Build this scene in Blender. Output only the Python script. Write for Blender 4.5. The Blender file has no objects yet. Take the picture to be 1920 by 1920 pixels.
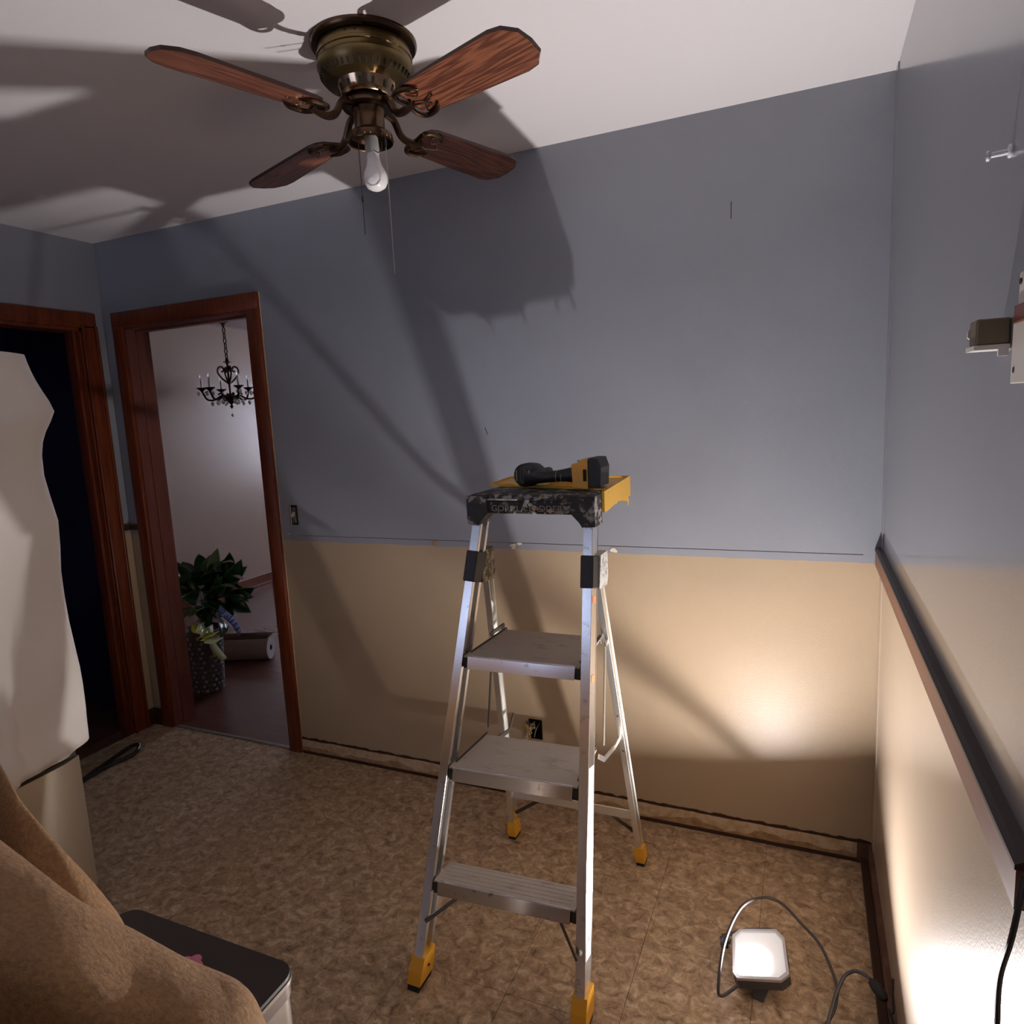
import bpy, bmesh, math, random
from mathutils import Vector, Matrix, noise
random.seed(7)
S = bpy.context.scene
COL = S.collection
PI = math.pi
W = 3.376      # room width (x); back wall is y = 0, the room runs towards -y
H = 2.44
YR = -4.35     # rear wall

# ------------------------------------------------------------------ camera
cam = bpy.data.objects.new('camera', bpy.data.cameras.new('camera'))
COL.objects.link(cam)
Rv = Vector((0.91658471, 0.39698812, -0.04767502))
Uv = Vector((-0.01424466, 0.15158055, 0.98834226))
Fv = Vector((-0.39958674, 0.90522029, -0.14459138))
m = Matrix(((Rv.x, Uv.x, -Fv.x, 3.1612), (Rv.y, Uv.y, -Fv.y, -2.3356), (Rv.z, Uv.z, -Fv.z, 1.5389), (0, 0, 0, 1)))
cam.matrix_world = m
cam.data.sensor_width = 36
cam.data.sensor_fit = 'HORIZONTAL'
cam.data.lens = 36 * 1267.16 / 1920
cam.data.clip_start = 0.02
S.camera = cam

# ------------------------------------------------------------------ world, exposure
S.view_settings.view_transform = 'Standard'
S.view_settings.look = 'None'
S.view_settings.gamma = 1
S.view_settings.use_curve_mapping = False
S.view_settings.exposure = 0.0
w = bpy.data.worlds.new('world'); S.world = w; w.use_nodes = True
w.node_tree.nodes['Background'].inputs[0].default_value = (0.55, 0.68, 1.0, 1)
w.node_tree.nodes['Background'].inputs[1].default_value = 0.6

def area(name, loc, direction, sx, sy, power, col, spread=180):
    l = bpy.data.lights.new(name, 'AREA'); l.shape = 'RECTANGLE'; l.size = sx; l.size_y = sy
    l.energy = power; l.color = col; l.spread = math.radians(spread)
    o = bpy.data.objects.new(name, l); COL.objects.link(o); o.location = loc
    o.rotation_euler = Vector(direction).to_track_quat('-Z', 'Y').to_euler()
    return o
# daylight through the kitchen window behind the camera and the window of the room beyond the doorway
area('daylight_kitchen', (0.85, YR - 0.15, 1.5), (0, 1, 0), 1.6, 1.0, 15.0, (0.60, 0.68, 1.0))
area('daylight_dining', (-0.25, 4.75, 1.5), (0, -1, 0), 1.6, 1.2, 88.0, (0.76, 0.80, 1.0))
# the work light on the floor (its housing is built further down)
LP = Vector((3.062, -0.615, 0.078))
LN = Vector((-0.17, -0.16, 0.97)).normalized()
area('work_light_beam', LP + Vector((-0.012, -0.016, 0.008)), LN, 0.024, 0.022, 28.5, (1.0, 0.955, 0.95), 161)

# ------------------------------------------------------------------ materials
def mat(name, col, rough=0.6, metal=0.0, spec=0.5, bump=None, var=None, coat=0.0, trans=0.0, emis=None, sheen=0.0, ior=None):
    """bump=(scale, strength, detail); var=(scale, colour2, lo, hi[, stretch])"""
    M = bpy.data.materials.new(name); M.use_nodes = True
    nt = M.node_tree; P = nt.nodes['Principled BSDF']
    P.inputs['Base Color'].default_value = (*col, 1)
    P.inputs['Roughness'].default_value = rough
    P.inputs['Metallic'].default_value = metal
    P.inputs['Specular IOR Level'].default_value = spec
    P.inputs['Coat Weight'].default_value = coat
    P.inputs['Transmission Weight'].default_value = trans
    P.inputs['Sheen Weight'].default_value = sheen
    if ior: P.inputs['IOR'].default_value = ior
    if emis:
        P.inputs['Emission Color'].default_value = (*emis[0], 1); P.inputs['Emission Strength'].default_value = emis[1]
    g = nt.nodes.new('ShaderNodeNewGeometry')
    if var:
        mp = nt.nodes.new('ShaderNodeMapping'); nt.links.new(g.outputs['Position'], mp.inputs[0])
        if len(var) > 4: mp.inputs['Scale'].default_value = var[4]
        n = nt.nodes.new('ShaderNodeTexNoise'); n.inputs['Scale'].default_value = var[0]; n.inputs['Detail'].default_value = 8
        n.inputs['Roughness'].default_value = 0.62
        nt.links.new(mp.outputs[0], n.inputs['Vector'])
        r = nt.nodes.new('ShaderNodeValToRGB'); r.color_ramp.elements[0].position = var[2]; r.color_ramp.elements[1].position = var[3]
        r.color_ramp.elements[0].color = (*col, 1); r.color_ramp.elements[1].color = (*var[1], 1)
        nt.links.new(n.outputs['Fac'], r.inputs[0]); nt.links.new(r.outputs[0], P.inputs['Base Color'])
    if bump:
        n = nt.nodes.new('ShaderNodeTexNoise'); n.inputs['Scale'].default_value = bump[0]; n.inputs['Detail'].default_value = bump[2]
        nt.links.new(g.outputs['Position'], n.inputs['Vector'])
        b = nt.nodes.new('ShaderNodeBump'); b.inputs['Strength'].default_value = bump[1]; b.inputs['Distance'].default_value = 0.004
        nt.links.new(n.outputs['Fac'], b.inputs['Height']); nt.links.new(b.outputs[0], P.inputs['Normal'])
    return M

BLUE = (0.268, 0.277, 0.312)
BEIGE = (0.425, 0.315, 0.205)
def two_tone(name, zline, rough, ragged, upper=BLUE, lower=BEIGE, bumps=0.09):
    M = mat(name, upper, rough, bump=(240, bumps, 3)); nt = M.node_tree; P = nt.nodes['Principled BSDF']
    g = nt.nodes.new('ShaderNodeNewGeometry'); sx = nt.nodes.new('ShaderNodeSeparateXYZ'); nt.links.new(g.outputs['Position'], sx.inputs[0])
    n = nt.nodes.new('ShaderNodeTexNoise'); n.inputs['Scale'].default_value = 9; n.inputs['Detail'].default_value = 6
    nt.links.new(g.outputs['Position'], n.inputs['Vector'])
    a = nt.nodes.new('ShaderNodeMath'); a.operation = 'MULTIPLY_ADD'; a.inputs[1].default_value = ragged
    nt.links.new(n.outputs['Fac'], a.inputs[0]); nt.links.new(sx.outputs['Z'], a.inputs[2])
    c = nt.nodes.new('ShaderNodeMath'); c.operation = 'GREATER_THAN'; c.inputs[1].default_value = zline + ragged * 0.5
    nt.links.new(a.outputs[0], c.inputs[0])
    n2 = nt.nodes.new('ShaderNodeTexNoise'); n2.inputs['Scale'].default_value = 2.2; n2.inputs['Detail'].default_value = 5
    nt.links.new(g.outputs['Position'], n2.inputs['Vector'])
    mr = nt.nodes.new('ShaderNodeMapRange'); mr.inputs[1].default_value = 0.3; mr.inputs[2].default_value = 0.7; mr.inputs[3].default_value = 0.93; mr.inputs[4].default_value = 1.06
    nt.links.new(n2.outputs['Fac'], mr.inputs[0])
    mx = nt.nodes.new('ShaderNodeMix'); mx.data_type = 'RGBA'
    nt.links.new(c.outputs[0], mx.inputs[0]); mx.inputs[6].default_value = (*lower, 1); mx.inputs[7].default_value = (*upper, 1)
    vm = nt.nodes.new('ShaderNodeVectorMath'); vm.operation = 'SCALE'
    nt.links.new(mx.outputs[2], vm.inputs[0]); nt.links.new(mr.outputs[0], vm.inputs['Scale']); nt.links.new(vm.outputs[0], P.inputs['Base Color'])
    return M

M = {}
M['wall_back'] = two_tone('wall_paint_back', 1.021, 0.40, 0.012)
M['wall_right'] = two_tone('wall_paint_right', 1.045, 0.30, 0.0, (0.235, 0.236, 0.262), (0.50, 0.39, 0.29))
for k_, v_ in (('Coat Weight', 0.7), ('Coat Roughness', 0.13), ('Specular IOR Level', 0.6)): M['wall_right'].node_tree.nodes['Principled BSDF'].inputs[k_].default_value = v_
M['wall_left'] = two_tone('wall_paint_left', 1.03, 0.42, 0.0)
M['ceiling'] = mat('ceiling_paint', (0.78, 0.74, 0.74), 0.8, bump=(160, 0.15, 3))
M['wood_trim'] = mat('stained_trim', (0.105, 0.017, 0.006), 0.34, bump=(60, 0.05, 3), var=(9, (0.20, 0.045, 0.012), 0.35, 0.7, (6, 6, 0.6)))
M['wood_jamb'] = mat('stained_jamb', (0.13, 0.04, 0.03), 0.42, var=(9, (0.19, 0.062, 0.045), 0.3, 0.7, (6, 6, 0.6)))
M['wood_dark'] = mat('dark_wood', (0.03, 0.012, 0.008), 0.4, var=(12, (0.05, 0.02, 0.012), 0.3, 0.7, (1, 5, 5)))
M['rail'] = mat('chair_rail_wood', (0.16, 0.062, 0.035), 0.45, var=(12, (0.22, 0.09, 0.05), 0.3, 0.7, (1, .4, 5)))
M['rail_top_shade'] = mat('chair_rail_top_shaded', (0.035, 0.014, 0.009), 0.42)  # rail wood darkened: shade on the top face put into the colour
M['plaster'] = mat('raw_plaster', (0.42, 0.26, 0.13), 0.85, bump=(70, 0.7, 6), var=(26, (0.24, 0.13, 0.065), 0.42, 0.68))
M['plaster_light'] = mat('raw_plaster_light', (0.56, 0.42, 0.27), 0.85, bump=(70, 0.7, 6), var=(35, (0.40, 0.25, 0.13), 0.45, 0.7))
M['crack'] = mat('dark_crack', (0.045, 0.016, 0.008), 0.9)
M['dark_brown'] = mat('dark_brown_edge', (0.085, 0.035, 0.022), 0.8, bump=(50, 0.5, 5), var=(14, (0.16, 0.075, 0.05), 0.4, 0.7))  # dark reddish brown with random tone
M['white_plaster'] = mat('chipped_plaster', (0.75, 0.66, 0.52), 0.9, bump=(120, 0.5, 4))
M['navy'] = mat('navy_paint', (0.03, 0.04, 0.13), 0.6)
M['other_wall'] = mat('cream_wall', (0.42, 0.315, 0.25), 0.34, bump=(90, 0.08, 3))
M['other_ceiling'] = mat('other_ceiling', (0.36, 0.30, 0.28), 0.7)
M['hard_floor'] = mat('dark_hardwood', (0.13, 0.058, 0.045), 0.27, var=(6, (0.15, 0.068, 0.052), 0.35, 0.7, (1, 8, 1)))
M['alu'] = mat('brushed_aluminium', (0.80, 0.79, 0.78), 0.27, 1.0, bump=(300, 0.04, 2), var=(30, (0.45, 0.43, 0.41), 0.6, 0.72))
M['alu_rear'] = mat('aluminium_rear', (0.84, 0.84, 0.80), 0.32, 1.0)
M['alu_dirty'] = mat('paint_spotted_step', (0.40, 0.35, 0.31), 0.62, 0.2, bump=(120, 0.5, 5), var=(14, (0.26, 0.22, 0.19), 0.55, 0.75, (1, 2.2, 1)))
M['alu_lip'] = mat('step_lip', (0.86, 0.85, 0.85), 0.16, 1.0, var=(40, (0.4, 0.38, 0.38), 0.62, 0.7))
M['steel_dark'] = mat('dark_brace_steel', (0.09, 0.075, 0.065), 0.5, 0.7)
M['black_plastic'] = mat('black_plastic', (0.018, 0.017, 0.018), 0.5, bump=(200, 0.1, 3))
M['black_splat'] = mat('paint_splattered_black_plastic', (0.02, 0.018, 0.018), 0.55, bump=(60, 0.4, 5), var=(34, (0.30, 0.27, 0.25), 0.54, 0.60))
M['splat'] = mat('splattered_plate', (0.10, 0.085, 0.06), 0.7, var=(60, (0.42, 0.34, 0.22), 0.45, 0.55))
M['splat_light'] = mat('splattered_plate_light', (0.55, 0.53, 0.50), 0.7, var=(60, (0.28, 0.27, 0.26), 0.5, 0.6))
M['letter_grey'] = mat('worn_grey_lettering', (0.26, 0.25, 0.25), 0.6)
M['yellow'] = mat('yellow_plastic', (0.78, 0.38, 0.025), 0.42)
M['yellow_worn'] = mat('yellow_tray_plastic', (0.72, 0.40, 0.045), 0.42, bump=(60, 0.15, 4), var=(22, (0.55, 0.33, 0.10), 0.55, 0.72))
M['rubber'] = mat('black_rubber', (0.012, 0.012, 0.012), 0.75)
M['label'] = mat('white_label', (0.80, 0.79, 0.80), 0.4)
M['label_grey'] = mat('grey_label_band', (0.28, 0.26, 0.28), 0.45)
M['white_print'] = mat('white_print', (0.85, 0.84, 0.80), 0.5)
M['yellow_print'] = mat('yellow_print', (0.85, 0.55, 0.10), 0.5)
M['orange_print'] = mat('orange_print', (0.75, 0.25, 0.12), 0.5)
M['brass'] = mat('antique_brass', (0.19, 0.135, 0.06), 0.38, 1.0, bump=(90, 0.04, 3))
M['brass_light'] = mat('polished_brass', (0.50, 0.35, 0.22), 0.16, 1.0)
M['brass_dark'] = mat('dark_bronze', (0.10, 0.060, 0.038), 0.30, 1.0)
M['vent_dark'] = mat('vent_shadow', (0.02, 0.015, 0.01), 0.7)
M['blade'] = mat('fan_blade_wood', (0.21, 0.070, 0.032), 0.36, var=(7, (0.10, 0.028, 0.014), 0.42, 0.66, (1.6, 1.6, 1)), coat=0.15)
M['blade_edge'] = mat('fan_blade_edge', (0.035, 0.014, 0.009), 0.5)
M['bulb'] = mat('frosted_bulb', (0.86, 0.84, 0.84), 0.22)
M['socket'] = mat('socket_card', (0.50, 0.48, 0.45), 0.7)
M['chain'] = mat('pull_chain', (0.42, 0.38, 0.34), 0.4, 0.8)
M['chain_dark'] = mat('pull_chain_dark', (0.06, 0.045, 0.04), 0.4, 0.8)
M['sheet'] = mat('cotton_sheet', (0.90, 0.84, 0.78), 0.9, bump=(11, 0.9, 9))
M['fridge'] = mat('stainless_door', (0.62, 0.54, 0.42), 0.33, 0.75, bump=(3, 0.15, 1))
M['fridge_dark'] = mat('fridge_gap', (0.02, 0.014, 0.01), 0.6)
M['fridge_side'] = mat('fridge_side', (0.10, 0.10, 0.10), 0.5)
M['can_lid'] = mat('bin_lid', (0.045, 0.035, 0.032), 0.5)
M['can_body'] = mat('bin_steel', (0.66, 0.60, 0.55), 0.25, 0.9)
M['can_band'] = mat('bin_band', (0.16, 0.12, 0.10), 0.4, 0.5)
M['pink'] = mat('pink_vinyl', (0.62, 0.20, 0.30), 0.6)
M['pot'] = mat('woven_basket', (0.07, 0.05, 0.055), 0.6, var=(60, (0.12, 0.09, 0.09), 0.4, 0.6))
M['knot'] = mat('pale_weave', (0.26, 0.22, 0.24), 0.35)
M['leaf'] = mat('glossy_leaf', (0.014, 0.050, 0.018), 0.25, var=(12, (0.03, 0.085, 0.022), 0.4, 0.7))
M['leaf_light'] = mat('pale_leaf', (0.075, 0.13, 0.03), 0.35)
M['leaf_yellow'] = mat('yellowing_leaf', (0.16, 0.12, 0.02), 0.45)
M['petal'] = mat('white_spathe', (0.50, 0.42, 0.38), 0.5)
M['stem'] = mat('plant_stem', (0.06, 0.09, 0.03), 0.5)
M['ribbon'] = mat('yellow_ribbon', (0.72, 0.62, 0.06), 0.3, coat=0.3)
M['ribbon_pale'] = mat('pale_ribbon', (0.70, 0.80, 0.50), 0.3, coat=0.3)
M['foil'] = mat('blue_foil', (0.30, 0.38, 0.75), 0.22, 0.4)
M['paper'] = mat('roll_paper', (0.34, 0.25, 0.22), 0.6)
M['paper_end'] = mat('roll_end', (0.55, 0.48, 0.47), 0.7)
M['bronze'] = mat('aged_bronze', (0.075, 0.035, 0.02), 0.4, 0.8)
M['candle'] = mat('candle_sleeve', (0.60, 0.63, 0.62), 0.5)
M['glass'] = mat('clear_glass', (1, 1, 1), 0.03, trans=1.0, ior=1.5)
M['crystal'] = mat('cut_crystal', (0.95, 0.95, 1.0), 0.04, trans=0.65, ior=1.6)
M['metal_box'] = mat('galvanised_box', (0.16, 0.15, 0.14), 0.5, 0.6)
M['wire_white'] = mat('white_wire', (0.55, 0.50, 0.40), 0.5)
M['wire_black'] = mat('black_wire', (0.015, 0.012, 0.012), 0.5)
M['bracket_brown'] = mat('tarnished_bracket', (0.20, 0.15, 0.09), 0.45, 0.3)
M['bracket_white'] = mat('white_enamel', (0.72, 0.66, 0.60), 0.35)
M['anchor'] = mat('clear_plastic_anchor', (0.75, 0.76, 0.78), 0.25)
M['lamp_body'] = mat('lamp_housing', (0.10, 0.10, 0.11), 0.4, 0.5)
M['lamp_rim'] = mat('lamp_rim', (0.55, 0.54, 0.55), 0.3, 0.3)
M['lamp_reflector'] = mat('lamp_reflector', (0.75, 0.75, 0.75), 0.35, emis=((1, 0.98, 0.97), 0.25))
M['led'] = mat('led_panel', (1, 1, 1), 0.4, emis=((1, 0.98, 0.97), 14.0))
M['cord'] = mat('work_light_cord', (0.06, 0.055, 0.06), 0.38)
M['threshold'] = mat('threshold_strip', (0.30, 0.28, 0.26), 0.4, 0.5)

def blade_mat():
    B_ = M['blade']; nt = B_.node_tree; P = nt.nodes['Principled BSDF']
    uv = nt.nodes.new('ShaderNodeUVMap'); uv.uv_map = 'grain'
    mp = nt.nodes.new('ShaderNodeMapping'); mp.inputs['Scale'].default_value = (1.1, 15, 1); nt.links.new(uv.outputs[0], mp.inputs[0])
    n = nt.nodes.new('ShaderNodeTexNoise'); n.inputs['Scale'].default_value = 1.6; n.inputs['Detail'].default_value = 2; nt.links.new(mp.outputs[0], n.inputs['Vector'])
    mul = nt.nodes.new('ShaderNodeMath'); mul.operation = 'MULTIPLY'; mul.inputs[1].default_value = 60; nt.links.new(n.outputs['Fac'], mul.inputs[0])
    sn = nt.nodes.new('ShaderNodeMath'); sn.operation = 'SINE'; nt.links.new(mul.outputs[0], sn.inputs[0])
    n2 = nt.nodes.new('ShaderNodeTexNoise'); n2.inputs['Scale'].default_value = 14; n2.inputs['Detail'].default_value = 6; nt.links.new(mp.outputs[0], n2.inputs['Vector'])
    ad = nt.nodes.new('ShaderNodeMath'); ad.operation = 'MULTIPLY_ADD'; ad.inputs[1].default_value = 0.20; nt.links.new(sn.outputs[0], ad.inputs[0]); nt.links.new(n2.outputs['Fac'], ad.inputs[2])
    r = nt.nodes.new('ShaderNodeValToRGB'); r.color_ramp.elements[0].position = 0.28; r.color_ramp.elements[1].position = 0.72
    r.color_ramp.elements[0].color = (0.095, 0.026, 0.013, 1); r.color_ramp.elements[1].color = (0.26, 0.088, 0.042, 1)
    nt.links.new(ad.outputs[0], r.inputs[0]); nt.links.new(r.outputs[0], P.inputs['Base Color'])
blade_mat()
# towel
def towel_mat():
    T = mat('terry_cloth', (0.50, 0.28, 0.125), 0.95, var=(140, (0.36, 0.19, 0.08), 0.4, 0.65), sheen=0.12)
    nt = T.node_tree; P = nt.nodes['Principled BSDF']
    g = nt.nodes.new('ShaderNodeNewGeometry')
    n = nt.nodes.new('ShaderNodeTexNoise'); n.inputs['Scale'].default_value = 105; n.inputs['Detail'].default_value = 6; n.inputs['Roughness'].default_value = 0.7; n.inputs['Distortion'].default_value = 0.3
    nt.links.new(g.outputs['Position'], n.inputs['Vector'])
    b = nt.nodes.new('ShaderNodeBump'); b.inputs['Strength'].default_value = 1.0; b.inputs['Distance'].default_value = 0.008
    nt.links.new(n.outputs['Fac'], b.inputs['Height']); nt.links.new(b.outputs[0], P.inputs['Normal'])
    return T
M['towel'] = towel_mat()

def floor_mat():
    F = mat('vinyl_stone', (0.3, 0.2, 0.12), 0.42); nt = F.node_tree; P = nt.nodes['Principled BSDF']
    g = nt.nodes.new('ShaderNodeNewGeometry')
    mp = nt.nodes.new('ShaderNodeMapping'); mp.inputs['Rotation'].default_value = (0, 0, 0.5); mp.inputs['Scale'].default_value = (1.0, 1.15, 1)
    nt.links.new(g.outputs['Position'], mp.inputs[0])
    n = nt.nodes.new('ShaderNodeTexNoise'); n.inputs['Scale'].default_value = 27; n.inputs['Detail'].default_value = 8; n.inputs['Roughness'].default_value = 0.66; n.inputs['Distortion'].default_value = 0.9
    nt.links.new(mp.outputs[0], n.inputs['Vector'])
    r = nt.nodes.new('ShaderNodeValToRGB'); cr = r.color_ramp
    cr.elements[0].position = 0.28; cr.elements[0].color = (0.115, 0.068, 0.042, 1)
    cr.elements[1].position = 0.72; cr.elements[1].color = (0.74, 0.58, 0.40, 1)
    e = cr.elements.new(0.43); e.color = (0.345, 0.230, 0.138, 1)
    e = cr.elements.new(0.55); e.color = (0.48, 0.335, 0.21, 1)
    nt.links.new(n.outputs['Fac'], r.inputs[0])
    n2 = nt.nodes.new('ShaderNodeTexNoise'); n2.inputs['Scale'].default_value = 30; n2.inputs['Detail'].default_value = 3; n2.inputs['Distortion'].default_value = 1.6
    nt.links.new(mp.outputs[0], n2.inputs['Vector'])
    # thin dark veins where the second noise crosses its middle
    ab = nt.nodes.new('ShaderNodeMath'); ab.operation = 'SUBTRACT'; ab.inputs[1].default_value = 0.5; nt.links.new(n2.outputs['Fac'], ab.inputs[0])
    ab2 = nt.nodes.new('ShaderNodeMath'); ab2.operation = 'ABSOLUTE'; nt.links.new(ab.outputs[0], ab2.inputs[0])
    mr = nt.nodes.new('ShaderNodeMapRange'); mr.inputs[1].default_value = 0.0; mr.inputs[2].default_value = 0.025; mr.inputs[3].default_value = 0.62; mr.inputs[4].default_value = 1.0
    nt.links.new(ab2.outputs[0], mr.inputs[0])
    vm = nt.nodes.new('ShaderNodeVectorMath'); vm.operation = 'SCALE'
    nt.links.new(r.outputs[0], vm.inputs[0]); nt.links.new(mr.outputs[0], vm.inputs['Scale']); nt.links.new(vm.outputs[0], P.inputs['Base Color'])
    b = nt.nodes.new('ShaderNodeBump'); b.inputs['Strength'].default_value = 0.35; b.inputs['Distance'].default_value = 0.003
    nt.links.new(n.outputs['Fac'], b.inputs['Height']); nt.links.new(b.outputs[0], P.inputs['Normal'])
    return F
M['floor'] = floor_mat()

# ------------------------------------------------------------------ mesh helpers
ORG = {}
def link(name, me, parent=None, loc=None):
    o = bpy.data.objects.new(name, me); COL.objects.link(o)
    if parent is not None:
        o.parent = parent; ORG[o] = ORG[parent]
    return o
class MB:
    def __init__(s): s.bm = bmesh.new()
    def box(s, a, b, bevel=0.0, mat4=None):
        r = bmesh.ops.create_cube(s.bm, size=1)
        vs = r['verts']
        c = [(a[i] + b[i]) / 2 for i in range(3)]; d = [abs(b[i] - a[i]) for i in range(3)]
        for v in vs: v.co = Vector((c[0] + v.co.x * d[0], c[1] + v.co.y * d[1], c[2] + v.co.z * d[2]))
        if bevel:
            es = set(e for v in vs for e in v.link_edges)
            rr = bmesh.ops.bevel(s.bm, geom=list(es), offset=bevel, segments=2, profile=0.5, affect='EDGES')
            vs = [v for v in set(v for f in rr['faces'] for v in f.verts)] 
        if mat4 is not None:
            vset = set(vs)
            stack = list(vs)
            while stack:
                v = stack.pop()
                for e in v.link_edges:
                    o = e.other_vert(v)
                    if o not in vset: vset.add(o); stack.append(o)
            for v in vset: v.co = mat4 @ v.co
        return s
    def bar(s, p0, p1, w, d, xdir=(1, 0, 0), bevel=0.0, ext=0.0):
        """a box along p0-p1; w is measured along xdir, d across it"""
        p0 = Vector(p0); p1 = Vector(p1); z = (p1 - p0); L = z.length; z.normalize()
        x = Vector(xdir); x = (x - z * x.dot(z)).normalized(); y = z.cross(x)
        m4 = Matrix.Translation((p0 + p1) / 2) @ Matrix((x, y, z)).transposed().to_4x4()
        return s.box((-w / 2, -d / 2, -L / 2 - ext), (w / 2, d / 2, L / 2 + ext), bevel, m4)
    def tube(s, pts, r, n=8, cap=True, closed=False):
        pts = [Vector(p) for p in pts]
        rs = r if isinstance(r, (list, tuple)) else [r] * len(pts)
        rings = []; up = None
        for i, p in enumerate(pts):
            if closed: t = (pts[(i + 1) % len(pts)] - pts[i - 1])
            else: t = (pts[min(i + 1, len(pts) - 1)] - pts[max(i - 1, 0)])
            t.normalize()
            if up is None:
                up = Vector((0, 0, 1)) if abs(t.z) < 0.9 else Vector((1, 0, 0))
            x = t.cross(up)
            if x.length < 1e-5: x = t.orthogonal()
            x.normalize(); up = x.cross(t); up.normalize()
            rings.append([s.bm.verts.new(p + (x * math.cos(2 * PI * k / n) + up * math.sin(2 * PI * k / n)) * rs[i]) for k in range(n)])
        m_ = len(rings)
        for i in range(m_ if closed else m_ - 1):
            a = rings[i]; b = rings[(i + 1) % m_]
            for k in range(n): s.bm.faces.new((a[k], a[(k + 1) % n], b[(k + 1) % n], b[k]))
        if cap and not closed:
            s.bm.faces.new(rings[0][::-1]); s.bm.faces.new(rings[-1])
        return s
    def lathe(s, prof, c=(0, 0, 0), n=32, axis=None, cap=True):
        """prof: (radius, height) pairs, axis direction z unless given"""
        c = Vector(c)
        if axis is None: rot = Matrix.Identity(3)
        else: rot = Vector(axis).to_track_quat('Z', 'Y').to_matrix()
        rings = []
        for r, z in prof:
            rings.append([s.bm.verts.new(c + rot @ Vector((max(r, 1e-4) * math.cos(2 * PI * k / n), max(r, 1e-4) * math.sin(2 * PI * k / n), z))) for k in range(n)])
        for a, b in zip(rings, rings[1:]):
            for k in range(n): s.bm.faces.new((a[k], a[(k + 1) % n], b[(k + 1) % n], b[k]))
        if cap:
            s.bm.faces.new(rings[0][::-1]); s.bm.faces.new(rings[-1])
        return s
    def prism(s, poly, lo, hi, fn):
        """poly in 2-D extruded from lo to hi; fn(a, b, h) gives the point"""
        A = [s.bm.verts.new(fn(a, b, lo)) for a, b in poly]; B = [s.bm.verts.new(fn(a, b, hi)) for a, b in poly]
        n = len(poly)
        s.bm.faces.new(A[::-1]); s.bm.faces.new(B)
        for k in range(n): s.bm.faces.new((A[k], A[(k + 1) % n], B[(k + 1) % n], B[k]))
        return s
    def grid(s, P):
        """P[i][j] points"""
        V = [[s.bm.verts.new(p) for p in row] for row in P]
        for i in range(len(V) - 1):
            for j in range(len(V[0]) - 1): s.bm.faces.new((V[i][j], V[i + 1][j], V[i + 1][j + 1], V[i][j + 1]))
        return s
    def build(s, name, material, parent=None, smooth=False, solid=None, sub=0, kind=None):
        org = ORG.get(parent, Vector((0, 0, 0))) if parent is not None else Vector((0, 0, 0))
        bmesh.ops.recalc_face_normals(s.bm, faces=s.bm.faces)
        for v in s.bm.verts: v.co -= org
        me = bpy.data.meshes.new(name); s.bm.to_mesh(me); s.bm.free()
        me.materials.append(material)
        if smooth:
            me.polygons.foreach_set('use_smooth', [True] * len(me.polygons))
            if smooth != 'all':
                me.set_sharp_from_angle(angle=math.radians(40))
        o = link(name, me, parent)
        if parent is None: ORG[o] = Vector((0, 0, 0))
        if solid:
            q = o.modifiers.new('solid', 'SOLIDIFY'); q.thickness = solid; q.offset = 0
        if sub:
            q = o.modifiers.new('sub', 'SUBSURF'); q.levels = sub; q.render_levels = sub
        if kind: o['kind'] = kind
        return o
def tag(o, label, cat, group=None):
    o['label'] = label; o['category'] = cat
    if group: o['group'] = group
    return o
def thing(name, loc, label, cat, group=None):
    o = bpy.data.objects.new(name, None); COL.objects.link(o); o.location = loc; ORG[o] = Vector(loc); o.empty_display_size = .1
    return tag(o, label, cat, group)
def catmull(pts, n=8):
    pts = [Vector(p) for p in pts]; out = []
    for i in range(len(pts) - 1):
        p0 = pts[max(i - 1, 0)]; p1 = pts[i]; p2 = pts[i + 1]; p3 = pts[min(i + 2, len(pts) - 1)]
        for k in range(n):
            t = k / n
            out.append(0.5 * ((2 * p1) + (p2 - p0) * t + (2 * p0 - 5 * p1 + 4 * p2 - p3) * t * t + (3 * p1 - p0 - 3 * p2 + p3) * t ** 3))
    out.append(pts[-1]); return out
def text_mesh(name, body, size, m4, material, parent, extrude=0.0008, stretch=1.0):
    cu = bpy.data.curves.new(name, 'FONT'); cu.body = body; cu.size = size; cu.extrude = extrude; cu.align_x = 'CENTER'; cu.align_y = 'CENTER'; cu.resolution_u = 3
    tmp = bpy.data.objects.new('lettering_source', cu)
    me = bpy.data.meshes.new_from_object(tmp); bpy.data.objects.remove(tmp); bpy.data.curves.remove(cu)
    org = ORG[parent]
    for v in me.vertices:
        v.co = (m4 @ Vector((v.co.x * stretch, v.co.y, v.co.z))) - org
    me.materials.clear(); me.materials.append(material)
    return link(name, me, parent)
def frame4(origin, x, y):
    x = Vector(x).normalized(); z = x.cross(Vector(y)).normalized(); y = z.cross(x)
    return Matrix.Translation(Vector(origin)) @ Matrix((x, y, z)).transposed().to_4x4()

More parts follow.
